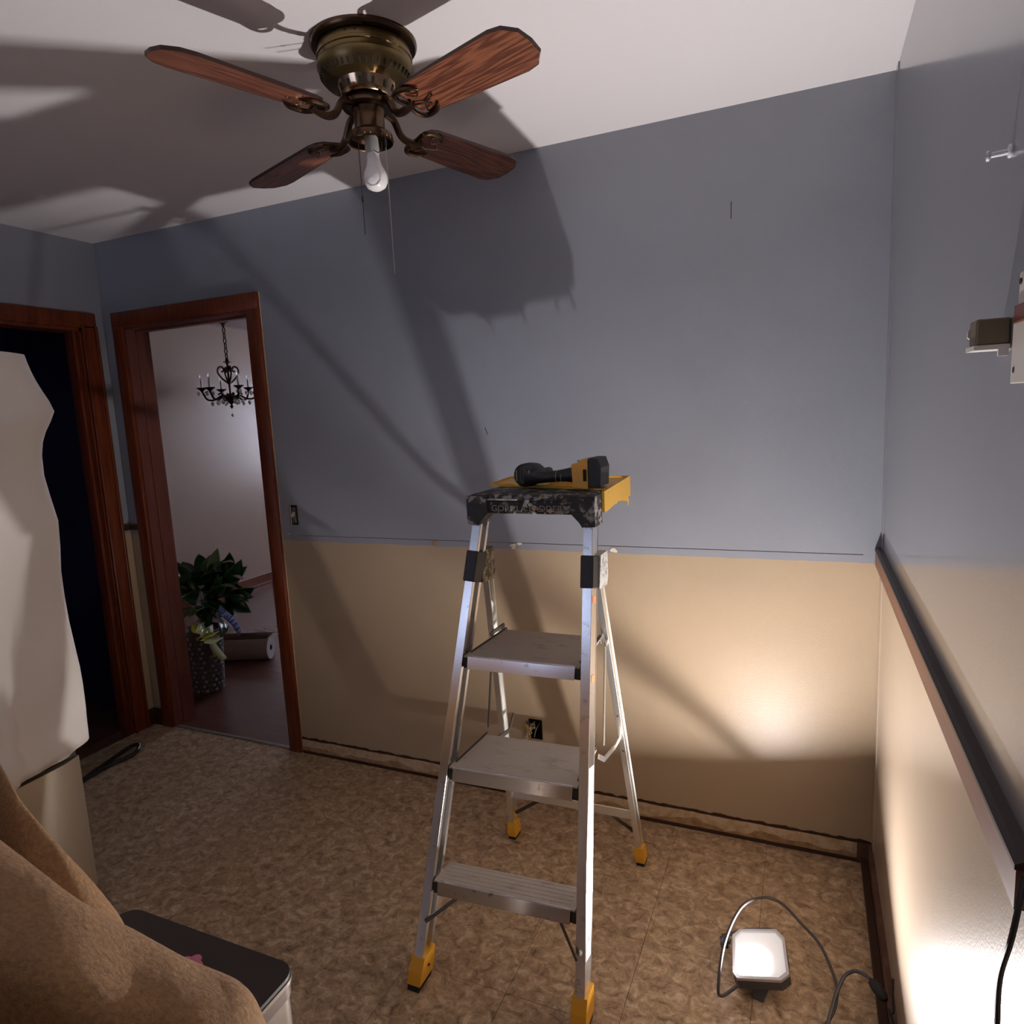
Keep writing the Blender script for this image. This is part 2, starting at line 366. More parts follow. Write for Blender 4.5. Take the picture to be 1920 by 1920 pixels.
# ------------------------------------------------------------------ walls
def wall_slab(name, us, vs, holes, fn, t, material):
    """a wall with rectangular holes; us/vs breaks, holes = set of (i, j); fn(u, v, depth)"""
    b = MB(); bm = b.bm; cache = {}
    def V(i, j, d):
        k = (i, j, d)
        if k not in cache: cache[k] = bm.verts.new(fn(us[i], vs[j], d))
        return cache[k]
    nu, nv = len(us) - 1, len(vs) - 1
    solid = lambda i, j: 0 <= i < nu and 0 <= j < nv and (i, j) not in holes
    for i in range(nu):
        for j in range(nv):
            if not solid(i, j): continue
            bm.faces.new((V(i, j, 0), V(i + 1, j, 0), V(i + 1, j + 1, 0), V(i, j + 1, 0)))
            bm.faces.new((V(i, j, t), V(i, j + 1, t), V(i + 1, j + 1, t), V(i + 1, j, t)))
            if not solid(i - 1, j): bm.faces.new((V(i, j, 0), V(i, j + 1, 0), V(i, j + 1, t), V(i, j, t)))
            if not solid(i + 1, j): bm.faces.new((V(i + 1, j, 0), V(i + 1, j, t), V(i + 1, j + 1, t), V(i + 1, j + 1, 0)))
            if not solid(i, j - 1): bm.faces.new((V(i, j, 0), V(i, j, t), V(i + 1, j, t), V(i + 1, j, 0)))
            if not solid(i, j + 1): bm.faces.new((V(i, j + 1, 0), V(i + 1, j + 1, 0), V(i + 1, j + 1, t), V(i, j + 1, t)))
    return b.build(name, material, None, kind='structure')
DX0, DX1, DZ = 0.135, 0.935, 2.04
back = wall_slab('wall_back', [-0.10, DX0, DX1, 1.046, 1.092, 2.158, 2.216, W + 0.1], [0, 0.252, 0.336, 1.092, 1.182, DZ, H],
                 {(1, 0), (1, 1), (1, 2), (1, 3), (1, 4), (3, 3), (5, 1)}, lambda u, v, d: (u, d, v), 0.12, M['wall_back'])
LY0, LY1 = -0.115, -0.93
wall_slab('wall_left', [0, LY0, LY1, YR], [0, 2.035, H], {(1, 0)}, lambda u, v, d: (-d, u, v), 0.10, M['wall_left'])
right = wall_slab('wall_right', [0.0, YR], [0.07, H], set(), lambda u, v, d: (W + d, u, v), 0.10, M['wall_right'])
wall_slab('wall_rear', [-0.1, 0.05, 1.65, W + 0.1], [0, 1.0, 2.0, H], {(1, 1)}, lambda u, v, d: (u, YR - d, v), 0.12, M['wall_back'])
MB().box((-0.1, YR - .12, H), (W + .1, 0.12, H + .08)).build('ceiling', M['ceiling'], kind='structure')
# right wall seam strip near the corner
MB().box((W - 0.0025, -0.055, 0.075), (W, -0.001, H)).build('corner_strip', M['wall_right'], right)
# window behind the camera
wf = MB()
for a, b in (((-0.01, YR, 0.94), (1.71, YR + .02, 1.0)), ((-0.01, YR, 2.0), (1.71, YR + .02, 2.06)), ((-0.01, YR, 1.0), (0.05, YR + .02, 2.0)), ((1.65, YR, 1.0), (1.71, YR + .02, 2.0)),
             ((0.05, YR - .07, 1.48), (1.65, YR - .04, 1.52))): wf.box(a, b)
win = wf.build('window_1', M['bracket_white'], kind='structure')
MB().box((0.05, YR - .058, 1.0), (1.65, YR - .053, 2.0)).build('pane', M['glass'], win)

# floor: subfloor with vinyl tiles
fl = MB().box((-0.1, YR - .1, -0.06), (W + .1, 0.0, -0.004)).build('floor', M['dark_brown'], kind='structure')
T = 0.305
def tile_mesh():
    b = MB(); b.box((0.0006, 0.0006, -0.004), (T - 0.0006, T - 0.0006, 0.0), 0.0)
    me = bpy.data.meshes.new('tile'); b.bm.to_mesh(me); b.bm.free(); me.materials.append(M['floor']); return me
tm = tile_mesh()
x0 = 3.05 - T * 10
for i in range(12):
    for j in range(14):
        x = x0 + i * T; y = -T * (j + 1) + 0.02
        if j == 0 or i == 11 or i == 0:
            ax, bx = max(x, 0) + .0006, min(x + T, W + 0.001) - .0006; ay, by = y + .0006, min(y + T, 0.0) - .0006
            b = MB(); b.box((ax, ay, -0.004), (bx, by, 0)); b.build('tile', M['floor'], fl); continue
        o = bpy.data.objects.new('tile', tm); COL.objects.link(o); o.parent = fl; o.location = (x, y, 0)
MB().box((-0.1, YR - .1, -0.0045), (W + .1, YR + .1, -0.0005)).build('edge_strip', M['floor'], fl)

# base band where the baseboard has been pulled off
def ragged(x0, x1, z0, z1, amp, y, t, freq=14, seed=0.0, low=0.0):
    b = MB(); n = int((x1 - x0) / 0.012); top = []; bot = []
    for k in range(n + 1):
        x = x0 + (x1 - x0) * k / n
        f = noise.fractal(Vector((x * freq + seed, seed, 0)), 0.8, 2.0, 4)
        top.append((x, z1 + f * amp)); g_ = noise.fractal(Vector((x * freq + seed + 9, seed, 3)), 0.8, 2.0, 4)
        bot.append((x, z0 + g_ * low))
    for k in range(n):
        for (a, c, d, e) in ((bot[k], bot[k + 1], top[k + 1], top[k]),):
            P = [b.bm.verts.new((p[0], y, p[1])) for p in (a, c, d, e)]; Q = [b.bm.verts.new((p[0], y + t, p[1])) for p in (a, c, d, e)]
            b.bm.faces.new(P); 
            b.bm.faces.new((P[3], P[2], Q[2], Q[3])); b.bm.faces.new((P[0], Q[0], Q[1], P[1]))
    bmesh.ops.remove_doubles(b.bm, verts=b.bm.verts, dist=1e-5)
    return b
bb = MB().box((0.995, -0.003, 0.0), (W - .001, -0.0005, 0.072)).build('baseboard_back', M['plaster'], kind='structure')
ragged(0.996, W - .002, 0.066, 0.0765, 0.007, -0.0038, 0.0035, 22, 2.0, 0.006).build('crack', M['crack'], bb)
ragged(0.996, W - .03, 0.032, 0.067, 0.004, -0.0062, 0.0055, 7, 5.0, 0.020).build('plaster_layer', M['plaster_light'], bb)
ragged(0.996, W - .002, 0.0, 0.011, 0.0015, -0.009, 0.009, 8, 7.0).build('dark_brown_line', M['crack'], bb)  # thin dark brown line along the floor
MB().box((W - .045, -0.012, 0.0), (W - 0.002, -0.004, 0.07), 0.002).build('stud_end', M['dark_brown'], bb)
br = MB().box((W - .012, YR, 0.0), (W + .1, -0.002, 0.071)).build('baseboard_right', M['dark_brown'], kind='structure')  # dark brown band below the wall's lower edge
MB().box((W - .034, -2.6, 0.0), (W - .012, -0.01, 0.022), .003).build('shoe_strip', M['crack'], br)
# left corner: baseboard and a stub of chair rail
bl = MB().box((0.0, LY0 + 0.07, 0), (0.013, 0, 0.09), .003).box((0.0, -0.013, 0), (0.075, 0, 0.09), .003).build('baseboard_left', M['wood_dark'], kind='structure')
tr = MB().box((0.0, -0.05, 1.045), (0.018, 0, 1.075), .003).box((0.0, -0.018, 1.045), (0.076, 0, 1.075), .003).build('trim_1', M['wood_dark'], kind='structure')
# chair rail on the right wall
cr = MB().box((W - 0.017, -1.575, 1.018), (W, -0.004, 1.062)).build('trim_2', M['rail'], kind='structure')
MB().prism([(0, 1.0625), (-0.019, 1.0625), (-0.019, 1.068), (-0.012, 1.072), (0, 1.074)], -1.577, -0.003, lambda a, b, h: (W + a, h, b)).build('rail_shaded_top', M['rail_top_shade'], cr)  # top of the rail, painted dark for the shade above the lamp
# flaws in the paint where the old rail was nailed
for k, (x, z, s) in enumerate(((1.785, 1.033, 0.02), (2.13, 1.036, 0.015), (2.155, 1.044, 0.012), (2.525, 1.032, 0.018), (1.032, 1.05, 0.006), (2.13, 1.026, 0.01))):
    b = MB(); n = 11; vs = []
    for i in range(n):
        a = 2 * PI * i / n; rr = s * (0.55 + 0.6 * random.random())
        vs.append((x + rr * math.cos(a), z + rr * 0.55 * math.sin(a)))
    b.prism(vs, -0.0015, 0.0, lambda a, b_, h: (a, h, b_)); b.build('plaster_chip', M['white_plaster'] if k != 0 else M['plaster'], back)
for (x, z, dx, dz, l) in ((2.035, 1.49, 0.35, -1, 0.03), (2.93, 2.11, 0.02, 1, 0.05)):
    d = Vector((dx, 0, dz)).normalized() * l
    MB().bar((x, -0.0006, z), (x + d.x, -0.0006, z + d.z), 0.0022, 0.001).build('scratch', M['crack'], back)
MB().bar((1.1, -0.0004, 1.045), (W - .05, -0.0004, 1.047), 0.0012, 0.0008, (0, 0, 1)).build('paint_seam', M['crack'], back)

# ------------------------------------------------------------------ doorway into the dining room (back wall)
d2 = MB()
JT = 0.016
cz, cw = 2.106, 0.068
# jamb lining
d2.box((DX0, -0.002, 0), (DX0 + JT, 0.125, DZ)); d2.box((DX1 - JT, -0.002, 0), (DX1, 0.125, DZ)); d2.box((DX0, -0.002, DZ - JT), (DX1, 0.125, DZ))
door2 = d2.build('door_2', M['wood_jamb'], kind='structure')
def casing(parent, pts_out, name='casing'):
    for a, b in pts_out: MB().box(a, b, 0.004).build(name, M['wood_trim'], parent, smooth=True)
casing(door2, [((0.076, -0.018, 0), (0.076 + cw, -0.0005, cz - 0.06)), ((DX1 - 0.012, -0.018, 0), (0.992, -0.0005, cz - 0.06)), ((0.076, -0.019, cz - 0.072), (0.992, -0.0005, cz))])
MB().box((DX0 + JT, 0.045, 0), (DX0 + JT + .01, 0.08, DZ - JT)).box((DX1 - JT - .01, 0.045, 0), (DX1 - JT, 0.08, DZ - JT)).box((DX0 + JT, 0.045, DZ - JT - .01), (DX1 - JT, 0.08, DZ - JT)).build('door_stop', M['wood_jamb'], door2)
MB().box((0.992, -0.003, 0), (0.9955, -0.0004, cz - .002)).build('caulk_bead', M['plaster_light'], door2)
MB().box((DX0 + JT, 0.0, -0.004), (DX1 - JT, 0.02, 0.004), .0015).build('threshold_strip', M['threshold'], door2)

# doorway in the left wall to the dark hall
d1 = MB(); d1.box((-0.105, LY0, 0), (0.002, LY0 - JT, 2.035)); d1.box((-0.105, LY1, 0), (0.002, LY1 + JT, 2.035)); d1.box((-0.105, LY1, 2.035 - JT), (0.002, LY0, 2.035))
door1 = d1.build('door_1', M['wood_trim'], kind='structure')
casing(door1, [((0.0005, -0.046, 0), (0.012, -0.122, cz - .06)), ((0.0005, LY1 + .01, 0), (0.012, LY1 - .066, cz - .06)), ((0.0005, LY1 - .066, cz - .072), (0.012, -0.046, cz))])
for y in (-0.046, -0.112):
    MB().box((0.0115, y, 0), (0.020, y - 0.014, cz - .06), .003).build('casing_bead', M['wood_trim'], door1, smooth=True)
MB().box((-0.06, LY0 - JT, 0), (-0.03, LY0 - JT - .012, 2.02)).build('door_stop', M['wood_trim'], door1)
# the hall behind it
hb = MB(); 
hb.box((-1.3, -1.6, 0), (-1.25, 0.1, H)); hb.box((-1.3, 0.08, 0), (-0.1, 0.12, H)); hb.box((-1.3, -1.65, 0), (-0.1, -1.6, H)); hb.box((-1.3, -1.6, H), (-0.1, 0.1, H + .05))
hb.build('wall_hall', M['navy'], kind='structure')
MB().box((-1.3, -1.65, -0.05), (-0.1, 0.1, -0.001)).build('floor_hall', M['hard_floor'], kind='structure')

# dining room
OX = -1.70; OY = 4.6
wl = MB().box((OX - .1, 0.12, 0), (OX, OY, H)).build('wall_dining_left', M['other_wall'], kind='structure')
wall_slab('wall_dining_far', [OX - .1, -1.05, 0.55, 3.1], [0, 0.9, 2.1, H], {(1, 1)}, lambda u, v, d: (u, OY + d, v), 0.12, M['other_wall'])
MB().box((3.0, 0.12, 0), (3.1, OY, H)).build('wall_dining_right', M['other_wall'], kind='structure')
MB().box((OX - .1, 0.115, 0), (-0.1, 0.16, H)).build('wall_dining_near', M['other_wall'], kind='structure')
MB().box((OX - .1, 0.12, H), (3.1, OY + .1, H + .05)).build('ceiling_dining', M['other_ceiling'], kind='structure')
of = MB().box((OX - .1, 0.0, -0.06), (3.1, OY + .1, -0.006)).build('floor_dining', M['crack'], kind='structure')
for k in range(56):
    y0 = 0.02 + k * 0.083
    if y0 > 4.6: break
    MB().box((OX, y0, -0.006), (3.0, y0 + 0.0822, 0.0)).build('plank', M['hard_floor'], of)
MB().box((OX, 0.16, 0.0), (OX + .014, OY, 0.10), .003).box((OX, 0.16, 0.0), (OX + .028, OY, 0.02), .003).build('baseboard_dining', M['wood_trim'], kind='structure')
MB().box((OX, 0.16, H - .012), (OX + .006, OY, H)).build('trim_3', M['other_ceiling'], kind='structure')
w2 = MB()
for a, b in (((-1.11, OY - .02, 0.84), (0.61, OY, 0.9)), ((-1.11, OY - .02, 2.1), (0.61, OY, 2.16)), ((-1.11, OY - .02, 0.9), (-1.05, OY, 2.1)), ((0.55, OY - .02, 0.9), (0.61, OY, 2.1)), ((-0.27, OY + .04, 0.9), (-0.23, OY + .07, 2.1))): w2.box(a, b)
w2 = w2.build('window_2', M['bracket_white'], kind='structure')
MB().box((-1.05, OY + .05, 0.9), (0.55, OY + .055, 2.1)).build('pane', M['glass'], w2)

# ------------------------------------------------------------------ open electrical boxes
sw = thing('switch_box', (1.069, 0.0, 1.09), 'open switch box with a bare switch beside the doorway casing', 'switch')
b = MB(); b.box((1.047, 0.045, 1.093), (1.091, 0.047, 1.181)); b.box((1.0465, 0.001, 1.093), (1.0485, 0.046, 1.181)); b.box((1.0895, 0.001, 1.093), (1.0915, 0.046, 1.181)); b.box((1.047, .001, 1.0925), (1.091, .046, 1.0945)); b.box((1.047, .001, 1.1795), (1.091, .046, 1.1815))
b.build('box', M['metal_box'], sw)
MB().box((1.060, -0.002, 1.10), (1.080, 0.03, 1.172), .003).build('switch_body', M['metal_box'], sw)
MB().prism([(1.063, 1.128), (1.075, 1.130), (1.078, 1.150), (1.070, 1.152), (1.060, 1.135)], -0.008, 0.0, lambda a, b_, h: (a, h, b_)).build('toggle', M['wire_white'], sw)
MB().box((1.052, -0.0025, 1.094), (1.056, 0.0, 1.180)).build('strap', M['wire_white'], sw)
ot = thing('outlet_box', (2.187, 0.0, 0.25), 'open outlet hole with loose wires in the beige wall behind the ladder', 'outlet')
b = MB(); b.box((2.159, 0.055, 0.253), (2.215, 0.057, 0.335)); b.box((2.1585, 0.001, 0.253), (2.1605, 0.056, 0.335)); b.box((2.2135, 0.001, 0.253), (2.2155, 0.056, 0.335)); b.box((2.159, .001, .2525), (2.215, .056, .2545)); b.box((2.159, .001, .3335), (2.215, .056, .3355))
b.build('box', M['wire_black'], ot)
for k in range(9):
    x = 2.168 - 0.018 * random.random(); z = 0.258 + 0.060 * random.random()
    p = [(2.172, 0.03, 0.28 + .004 * k), (x, -0.004 - .01 * random.random(), z), (x - .012 + .02 * random.random(), -.012, z - .018), (x - .006, -.006, z - .03)]
    MB().tube(catmull(p, 4), 0.0022, 6).build('wire', M['wire_white'] if k % 3 else M['yellow_worn'], ot, smooth=True)
MB().tube(catmull([(2.196, .03, .31), (2.190, .0, .295), (2.182, -.004, .262)], 4), .0018, 6).build('wire', M['chain'], ot, smooth=True)
MB().prism([(2.150, .326), (2.165, .322), (2.166, .310), (2.155, .312)], -.010, -.003, lambda a, b_, h: (a, h, b_)).build('metal_ear', M['metal_box'], ot)

# ------------------------------------------------------------------ step ladder
lad = thing('step_ladder', (2.43, -0.6, 0.0), 'paint-spattered aluminium step ladder with three deep steps and yellow feet', 'ladder')
FB = [Vector((2.200, -0.945, 0.0)), Vector((2.660, -0.915, 0.0))]       # front rail feet
FT = [Vector((2.306, -0.604, 1.272)), Vector((2.630, -0.604, 1.272))]
RB = [Vector((2.192, -0.255, 0.0)), Vector((2.662, -0.245, 0.0))]       # rear feet
RT = [Vector((2.270, -0.530, 1.12)), Vector((2.612, -0.525, 1.12))]
def on(a, b, z):
    t = (z - a.z) / (b.z - a.z); return a + (b - a) * t
for i in (0, 1):
    s = -1 if i == 0 else 1
    p0, p1 = on(FB[i], FT[i], 0.055), on(FB[i], FT[i], 1.262)
    z = (p1 - p0).normalized(); x = Vector((1, 0, 0)); x = (x - z * x.z * 0 - z * x.dot(z)).normalized(); y = z.cross(x)
    b = MB()
    b.bar(p0 + x * s * .009, p1 + x * s * .009, 0.006, 0.052, (1, 0, 0))           # web
    b.bar(p0 - y * .0255, p1 - y * .0255, 0.026, 0.004, (1, 0, 0), .001)           # flange facing the camera
    b.bar(p0 + y * .0255, p1 + y * .0255, 0.026, 0.004, (1, 0, 0), .001)
    b.bar(p0 + x * -s * .0115 + y * .020, p1 + x * -s * .0115 + y * .020, 0.003, 0.012, (1, 0, 0))
    b.bar(p0 + x * -s * .0115 - y * .020, p1 + x * -s * .0115 - y * .020, 0.003, 0.012, (1, 0, 0))
    rail = b.build('front_rail', M['alu'], lad)
    q = on(FB[i], FT[i], 0.0)
    f4 = frame4(q, (1, 0, 0), (0, 1, 0))
    fb = MB(); lean = (FT[i] - FB[i]) / 1.272
    fb.prism([(-.036, .016), (.034, .016), (.036, .045), (.028, .085), (-.028, .085), (-.036, .05)], -.02, .02, lambda a, b_, h: q + Vector((h, a, 0)) + lean * b_ + Vector((0, 0, 0)))
    fb.build('foot', M['yellow'], rail)
    MB().prism([(-.034, .0), (.032, .0), (.034, .018), (-.034, .018)], -.018, .018, lambda a, b_, h: q + Vector((h, a, 0)) + lean * b_).build('rubber_pad', M['rubber'], rail)
    MB().lathe([(.004, 0), (.004, .003)], q + Vector((s * -.0205, 0, 0)) + lean * .05, 10, (-s, 0, 0)).build('rivet', M['steel_dark'], rail)
    # rear rail
    p0, p1 = on(RB[i], RT[i], 0.05), RT[i]
    z = (p1 - p0).normalized(); x = Vector((1, 0, 0)); x = (x - z * x.dot(z)).normalized(); y = z.cross(x)
    b = MB()
    b.bar(p0 + x * s * .005, p1 + x * s * .005, 0.005, 0.034, (1, 0, 0))
    b.bar(p0 - y * .016, p1 - y * .016, 0.020, 0.004, (1, 0, 0), .001)
    b.bar(p0 + y * .016, p1 + y * .016, 0.020, 0.004, (1, 0, 0), .001)
    rr = b.build('rear_rail', M['alu_rear'], lad)
    q = RB[i].copy(); lean = (RT[i] - RB[i]) / 1.12
    MB().prism([(-.026, .012), (.024, .012), (.026, .04), (.020, .068), (-.020, .072), (-.026, .04)], -.015, .015, lambda a, b_, h, q=q, lean=lean: q + Vector((h, a, 0)) + lean * b_).build('foot', M['yellow'], rr)
    MB().prism([(-.026, .0), (.024, .0), (.024, .014), (-.026, .014)], -.013, .013, lambda a, b_, h, q=q, lean=lean: q + Vector((h, a, 0)) + lean * b_).build('rubber_pad', M['rubber'], rr)
    # black collar on the front rail and the side plate to the rear rail
    c0, c1 = on(FB[i], FT[i], 1.068), on(FB[i], FT[i], 1.152)
    zz = (c1 - c0).normalized(); yy = zz.cross((Vector((1, 0, 0)) - zz * zz.x).normalized())
    MB().bar(c0, c1, 0.036, 0.064, (1, 0, 0), .003).build('collar', M['black_plastic'], lad)
    pl = [(-.01, 1.150), (.055, 1.150), (.075, 1.075), (.065, 1.055), (-.01, 1.062)]
    yf = lambda z_, i=i: on(FB[i], FT[i], z_).y + .03
    xx = c0.x + s * 0.0
    MB().prism(pl, -0.021, 0.021, lambda a, b_, h, xx=xx, yf=yf: Vector((xx + h, yf(b_) + a, b_))).build('hinge_plate', M['splat'] if i == 0 else M['splat_light'], lad)
# steps: top surface heights, depth back from the front edge
for (zt, dep, th) in ((0.875, 0.245, 0.034), (0.580, 0.205, 0.036), (0.285, 0.085, 0.036)):
    a = on(FB[0], FT[0], zt); c = on(FB[1], FT[1], zt)
    xl, xr = a.x + .016, c.x - .016; yf = (a.y + c.y) / 2 - 0.030
    sk = c.y - a.y
    xb = 0.010 * dep / .245
    f = lambda x_, y_: y_ + sk * ((x_ - xl) / (xr - xl) - .5)
    b = MB()
    P = [(xl, yf), (xr, yf), (xr - xb, yf + dep), (xl + xb, yf + dep)]
    b.prism(P, zt - .004, zt, lambda x_, y_, h: Vector((x_, f(x_, y_), h)))
    st = b.build('step', M['alu_dirty'], lad)
    MB().prism([(yf - .009, zt - th), (yf - .0005, zt - .002), (yf + .002, zt + .0005), (yf + .004, zt + .0005), (yf + .002, zt - th)], xl + .012, xr - .012,
               lambda y_, z_, h: Vector((h, f(h, y_), z_))).build('step_lip', M['alu_lip'], st)
    MB().prism([(yf + dep - .003, zt - .02), (yf + dep, zt - .02), (yf + dep, zt - .002), (yf + dep - .003, zt - .002)], xl + .012, xr - .012, lambda y_, z_, h: Vector((h, f(h, y_), z_))).build('rear_lip', M['alu'], st)
    for k, (xa, xb_) in enumerate(((xl - .004, xl + .012), (xr - .012, xr + .004))):
        MB().box((xa, f(xa, yf), zt - th - .002), (xb_, f(xa, yf) + .035, zt - .0045), .002).build('end_cap', M['black_plastic'], st)
        if dep > .1:
            xo = xl + .004 if k == 0 else xr - .010
            MB().bar((xo + .003, f(xo, yf) + .03, zt - .006), (xo + .003 + (xb if k == 0 else -xb), f(xo, yf) + dep + .012, zt - .006), 0.005, 0.018, (1, 0, 0)).build('side_edge', M['steel_dark'], st)
    if dep < .1:
        for k in range(5):
            yy = yf + .015 + k * .015
            MB().prism([(yy, zt), (yy + .004, zt), (yy + .002, zt + .0015)], xl + .016, xr - .016, lambda y_, z_, h: Vector((h, f(h, y_), z_))).build('tread_rib', M['alu_dirty'], st)
# top cap
cap = MB()
cx0, cx1, cy0, cy1, cz0, cz1 = 2.288, 2.650, -0.655, -0.385, 1.264, 1.318
cap.box((cx0, cy0, cz0), (cx1, cy1, cz1), .009)
capo = cap.build('top_cap', M['black_splat'], lad, smooth=True)
for i, s in ((0, 1), (1, -1)):
    xo = cx0 if i == 0 else cx1
    k = s
    MB().prism([(0, 1.3145), (0, 1.234), (.036, 1.232), (.044, 1.245), (.064, 1.266), (.064, 1.3145)], cy0 - .004, cy0 + .064,
               lambda a, b_, h, xo=xo, k=k: Vector((xo + k * a - k * .006, h + (1.25 - b_) * -.12 * 0, b_))).build('corner_socket', M['black_splat'], capo)
MB().box((cx0 + .05, cy0 - .003, 1.2985), (cx1 - .05, cy0, 1.3015)).build('groove', M['rubber'], capo)
MB().box((cx0 + .06, cy0 - .0045, 1.303), (cx0 + .15, cy0, 1.307), .001).build('dried_drip', M['splat_light'], capo)
text_mesh('lettering', 'GORILLA LADDERS', 0.024, frame4((2.468, cy0 - .001, 1.2795), (1, 0, 0), (0, 0, 1)), M['letter_grey'], capo, 0.001, 1.08)
for k in range(24):
    x = 2.42 + .17 * random.random(); z = 1.268 + .045 * random.random(); r = .003 + .007 * random.random()
    vs = [(x + r * (.6 + .6 * random.random()) * math.cos(a), z + .7 * r * (.6 + .6 * random.random()) * math.sin(a)) for a in [2 * PI * q_ / 8 for q_ in range(8)]]
    MB().prism(vs, cy0 - .0028 - .001 * random.random(), cy0 + .001, lambda a, b_, h: (a, h, b_)).build('paint_blob', M['splat_light'] if k % 4 == 0 else M['splat'], capo)
# rear crossbar, braces, spreaders
MB().bar((RB[0].x + .02, on(RB[0], RT[0], .205).y - .008, .205), (RB[1].x - .02, on(RB[1], RT[1], .205).y - .008, .205), .030, .006, (0, 0, 1), .001).build('rear_crossbar', M['alu_rear'], lad)
for (p, q) in (((2.206, -.268, .10), (2.322, -.30, .195)), ((2.655, -.262, .11), (2.545, -.30, .205)), ((2.224, -.930, .180), (2.318, -.865, .247)), ((2.652, -.915, .180), (2.585, -.862, .247))):
    MB().bar(p, q, .012, .003, (0, 0, 1)).tube([Vector(q) + Vector((.006 * math.cos(a), 0, .006 * math.sin(a) + .004)) for a in [2 * PI * t / 10 for t in range(10)]], .0018, 6, closed=True).build('corner_brace', M['steel_dark'], lad)
for i, s in ((0, -1), (1, 1)):
    x = 2.262 if i == 0 else 2.632
    # support rod from the second step to the top step and the bent spreader arm
    MB().tube([(x, -0.56, 0.575), (x + .004 * -s, -0.50, 0.865)], .0035, 6).build('support_rod', M['steel_dark'] if i == 0 else M['alu_rear'], lad, smooth=True)
    MB().bar((x - s * .004, -0.60, 0.560), (x - s * .006, -0.54, 0.520), .004, .014, (1, 0, 0)).bar((x - s * .006, -0.54, .520), (x - s * .006, -0.42, .500), .004, .014, (1, 0, 0)).bar((x - s * .006, -0.42, .500), (x + s * .006, -.355, .525), .004, .014, (1, 0, 0)).build('spreader', M['steel_dark'] if i == 0 else M['alu_rear'], lad)
    MB().bar((x, -0.51, 0.86), (x - s * .008, -.425, .865), .004, .012, (1, 0, 0)).bar((x - s * .008, -.43, .868), (x - s * .008, -.435, .835), .004, .018, (1, 0, 0)).build('step_bracket', M['steel_dark'] if i == 0 else M['alu_rear'], lad)
for z in (.47, .60):
    p = on(RB[1], RT[1], z)
    MB().lathe([(.004, -.006), (.004, .0)], p + Vector((0, -.019, 0)), 10, (0, -1, 0)).build('rivet', M['steel_dark'], lad)
# label down the outer face of the right front rail: faces +x
p0, p1 = on(FB[1], FT[1], 0.17), on(FB[1], FT[1], 0.60)
zd = (p1 - p0).normalized(); yd = Vector((0, -1, 0)); yd = (yd - zd * yd.dot(zd)).normalized(); xn = (-zd).cross(yd) ; 
if xn.x < 0: xn = -xn
def onface(z, off=0.0): return on(FB[1], FT[1], z) + xn * (.0122 + off)
ls = MB(); c0, c1 = onface(.16, .0004), onface(.62, .0004); ls.bar(c0, c1, .040, .0006, yd); lab = ls.build('label_strip', M['label'], lad)
MB().bar(onface(.20, .0009), onface(.50, .0009), .018, .0006, yd).build('label_band', M['label_grey'], lab)
text_mesh('lettering', 'GORILLA', .017, frame4(onface(.435, .0014), -zd, -yd), M['white_print'], lab, .0004, 1.35)
text_mesh('lettering', 'LADDERS', .017, frame4(onface(.285, .0014), -zd, -yd), M['white_print'], lab, .0004, 1.35)
MB().bar(onface(.352, .0014), onface(.372, .0014), .016, .0005, yd).build('label_emblem', M['yellow_print'], lab)
for z in (1.03, .83):
    MB().bar(onface(z, .0004), onface(z + .018, .0004), .03, .0006, yd).build('warning_label', M['orange_print'], lad)

# ------------------------------------------------------------------ yellow tray on the ladder
tray = thing('tool_tray', (2.45, -0.4, 1.3), 'yellow plastic tray lying across the ladder top under the cordless tool', 'tray')
# a shallow tray on the cap whose deeper side hangs over the right end
MB().prism([(2.262, -.450), (2.655, -.560), (2.641, -.240), (2.238, -.236)], 1.3185, 1.3205, lambda a, b_, h: (a, b_, h)).build('tray_floor', M['yellow_worn'], tray)
def edge_strip(p, q, z0, z1, t=.003, name='tray_rim', prof=None):
    p, q = Vector((*p, 0)), Vector((*q, 0)); d = (q - p); n_ = Vector((-d.y, d.x, 0)).normalized() * t
    pr = prof or [(0, z0), (1, z0), (1, z1), (0, z1)]
    MB().prism(pr, 0, 1, lambda a, b_, h: p + d * a + n_ * h + Vector((0, 0, b_))).build(name, M['yellow_worn'], tray)
edge_strip((2.262, -.450), (2.655, -.560), 1.3205, 1.3235, prof=[(0, 1.3205), (1, 1.3205), (1, 1.3235), (.8, 1.324), (.72, 1.3275), (.45, 1.328), (.38, 1.3235), (.25, 1.3235), (.2, 1.328), (0, 1.3275)])
edge_strip((2.262, -.450), (2.238, -.236), 1.3205, 1.3265)
edge_strip((2.238, -.233), (2.640, -.238), 0, 0, name='tray_wall', prof=[(0, 1.300), (0, 1.3255), (1, 1.3255), (1, 1.246), (.73, 1.244), (.70, 1.226), (.46, 1.224), (.38, 1.242), (.22, 1.246), (.08, 1.285)])  # unseen back wall, lower edge shaped to cast the ragged wall shadow
edge_strip((2.655, -.585), (2.641, -.236), 0, 0, t=-.007, name='tray_wall', prof=[(0, 1.319), (1, 1.3255), (1, 1.262), (.8, 1.268), (.45, 1.268), (.12, 1.262), (0, 1.262)])
MB().prism([(2.44, 1.3206), (2.455, 1.328), (2.56, 1.330), (2.575, 1.3206)], -.44, -.29, lambda a, b_, h: (a, h, b_)).build('moulded_ridge', M['yellow_worn'], tray)
for (x, z, l) in ((2.638, 1.250, .020), (2.43, 1.226, .010), (2.52, 1.227, .010), (2.60, 1.246, .012)):
    MB().tube([(x, -.230, z), (x, -.230, z - l)], [.003, .001], 6).build('dried_drip', M['yellow_worn'], tray, smooth=True)

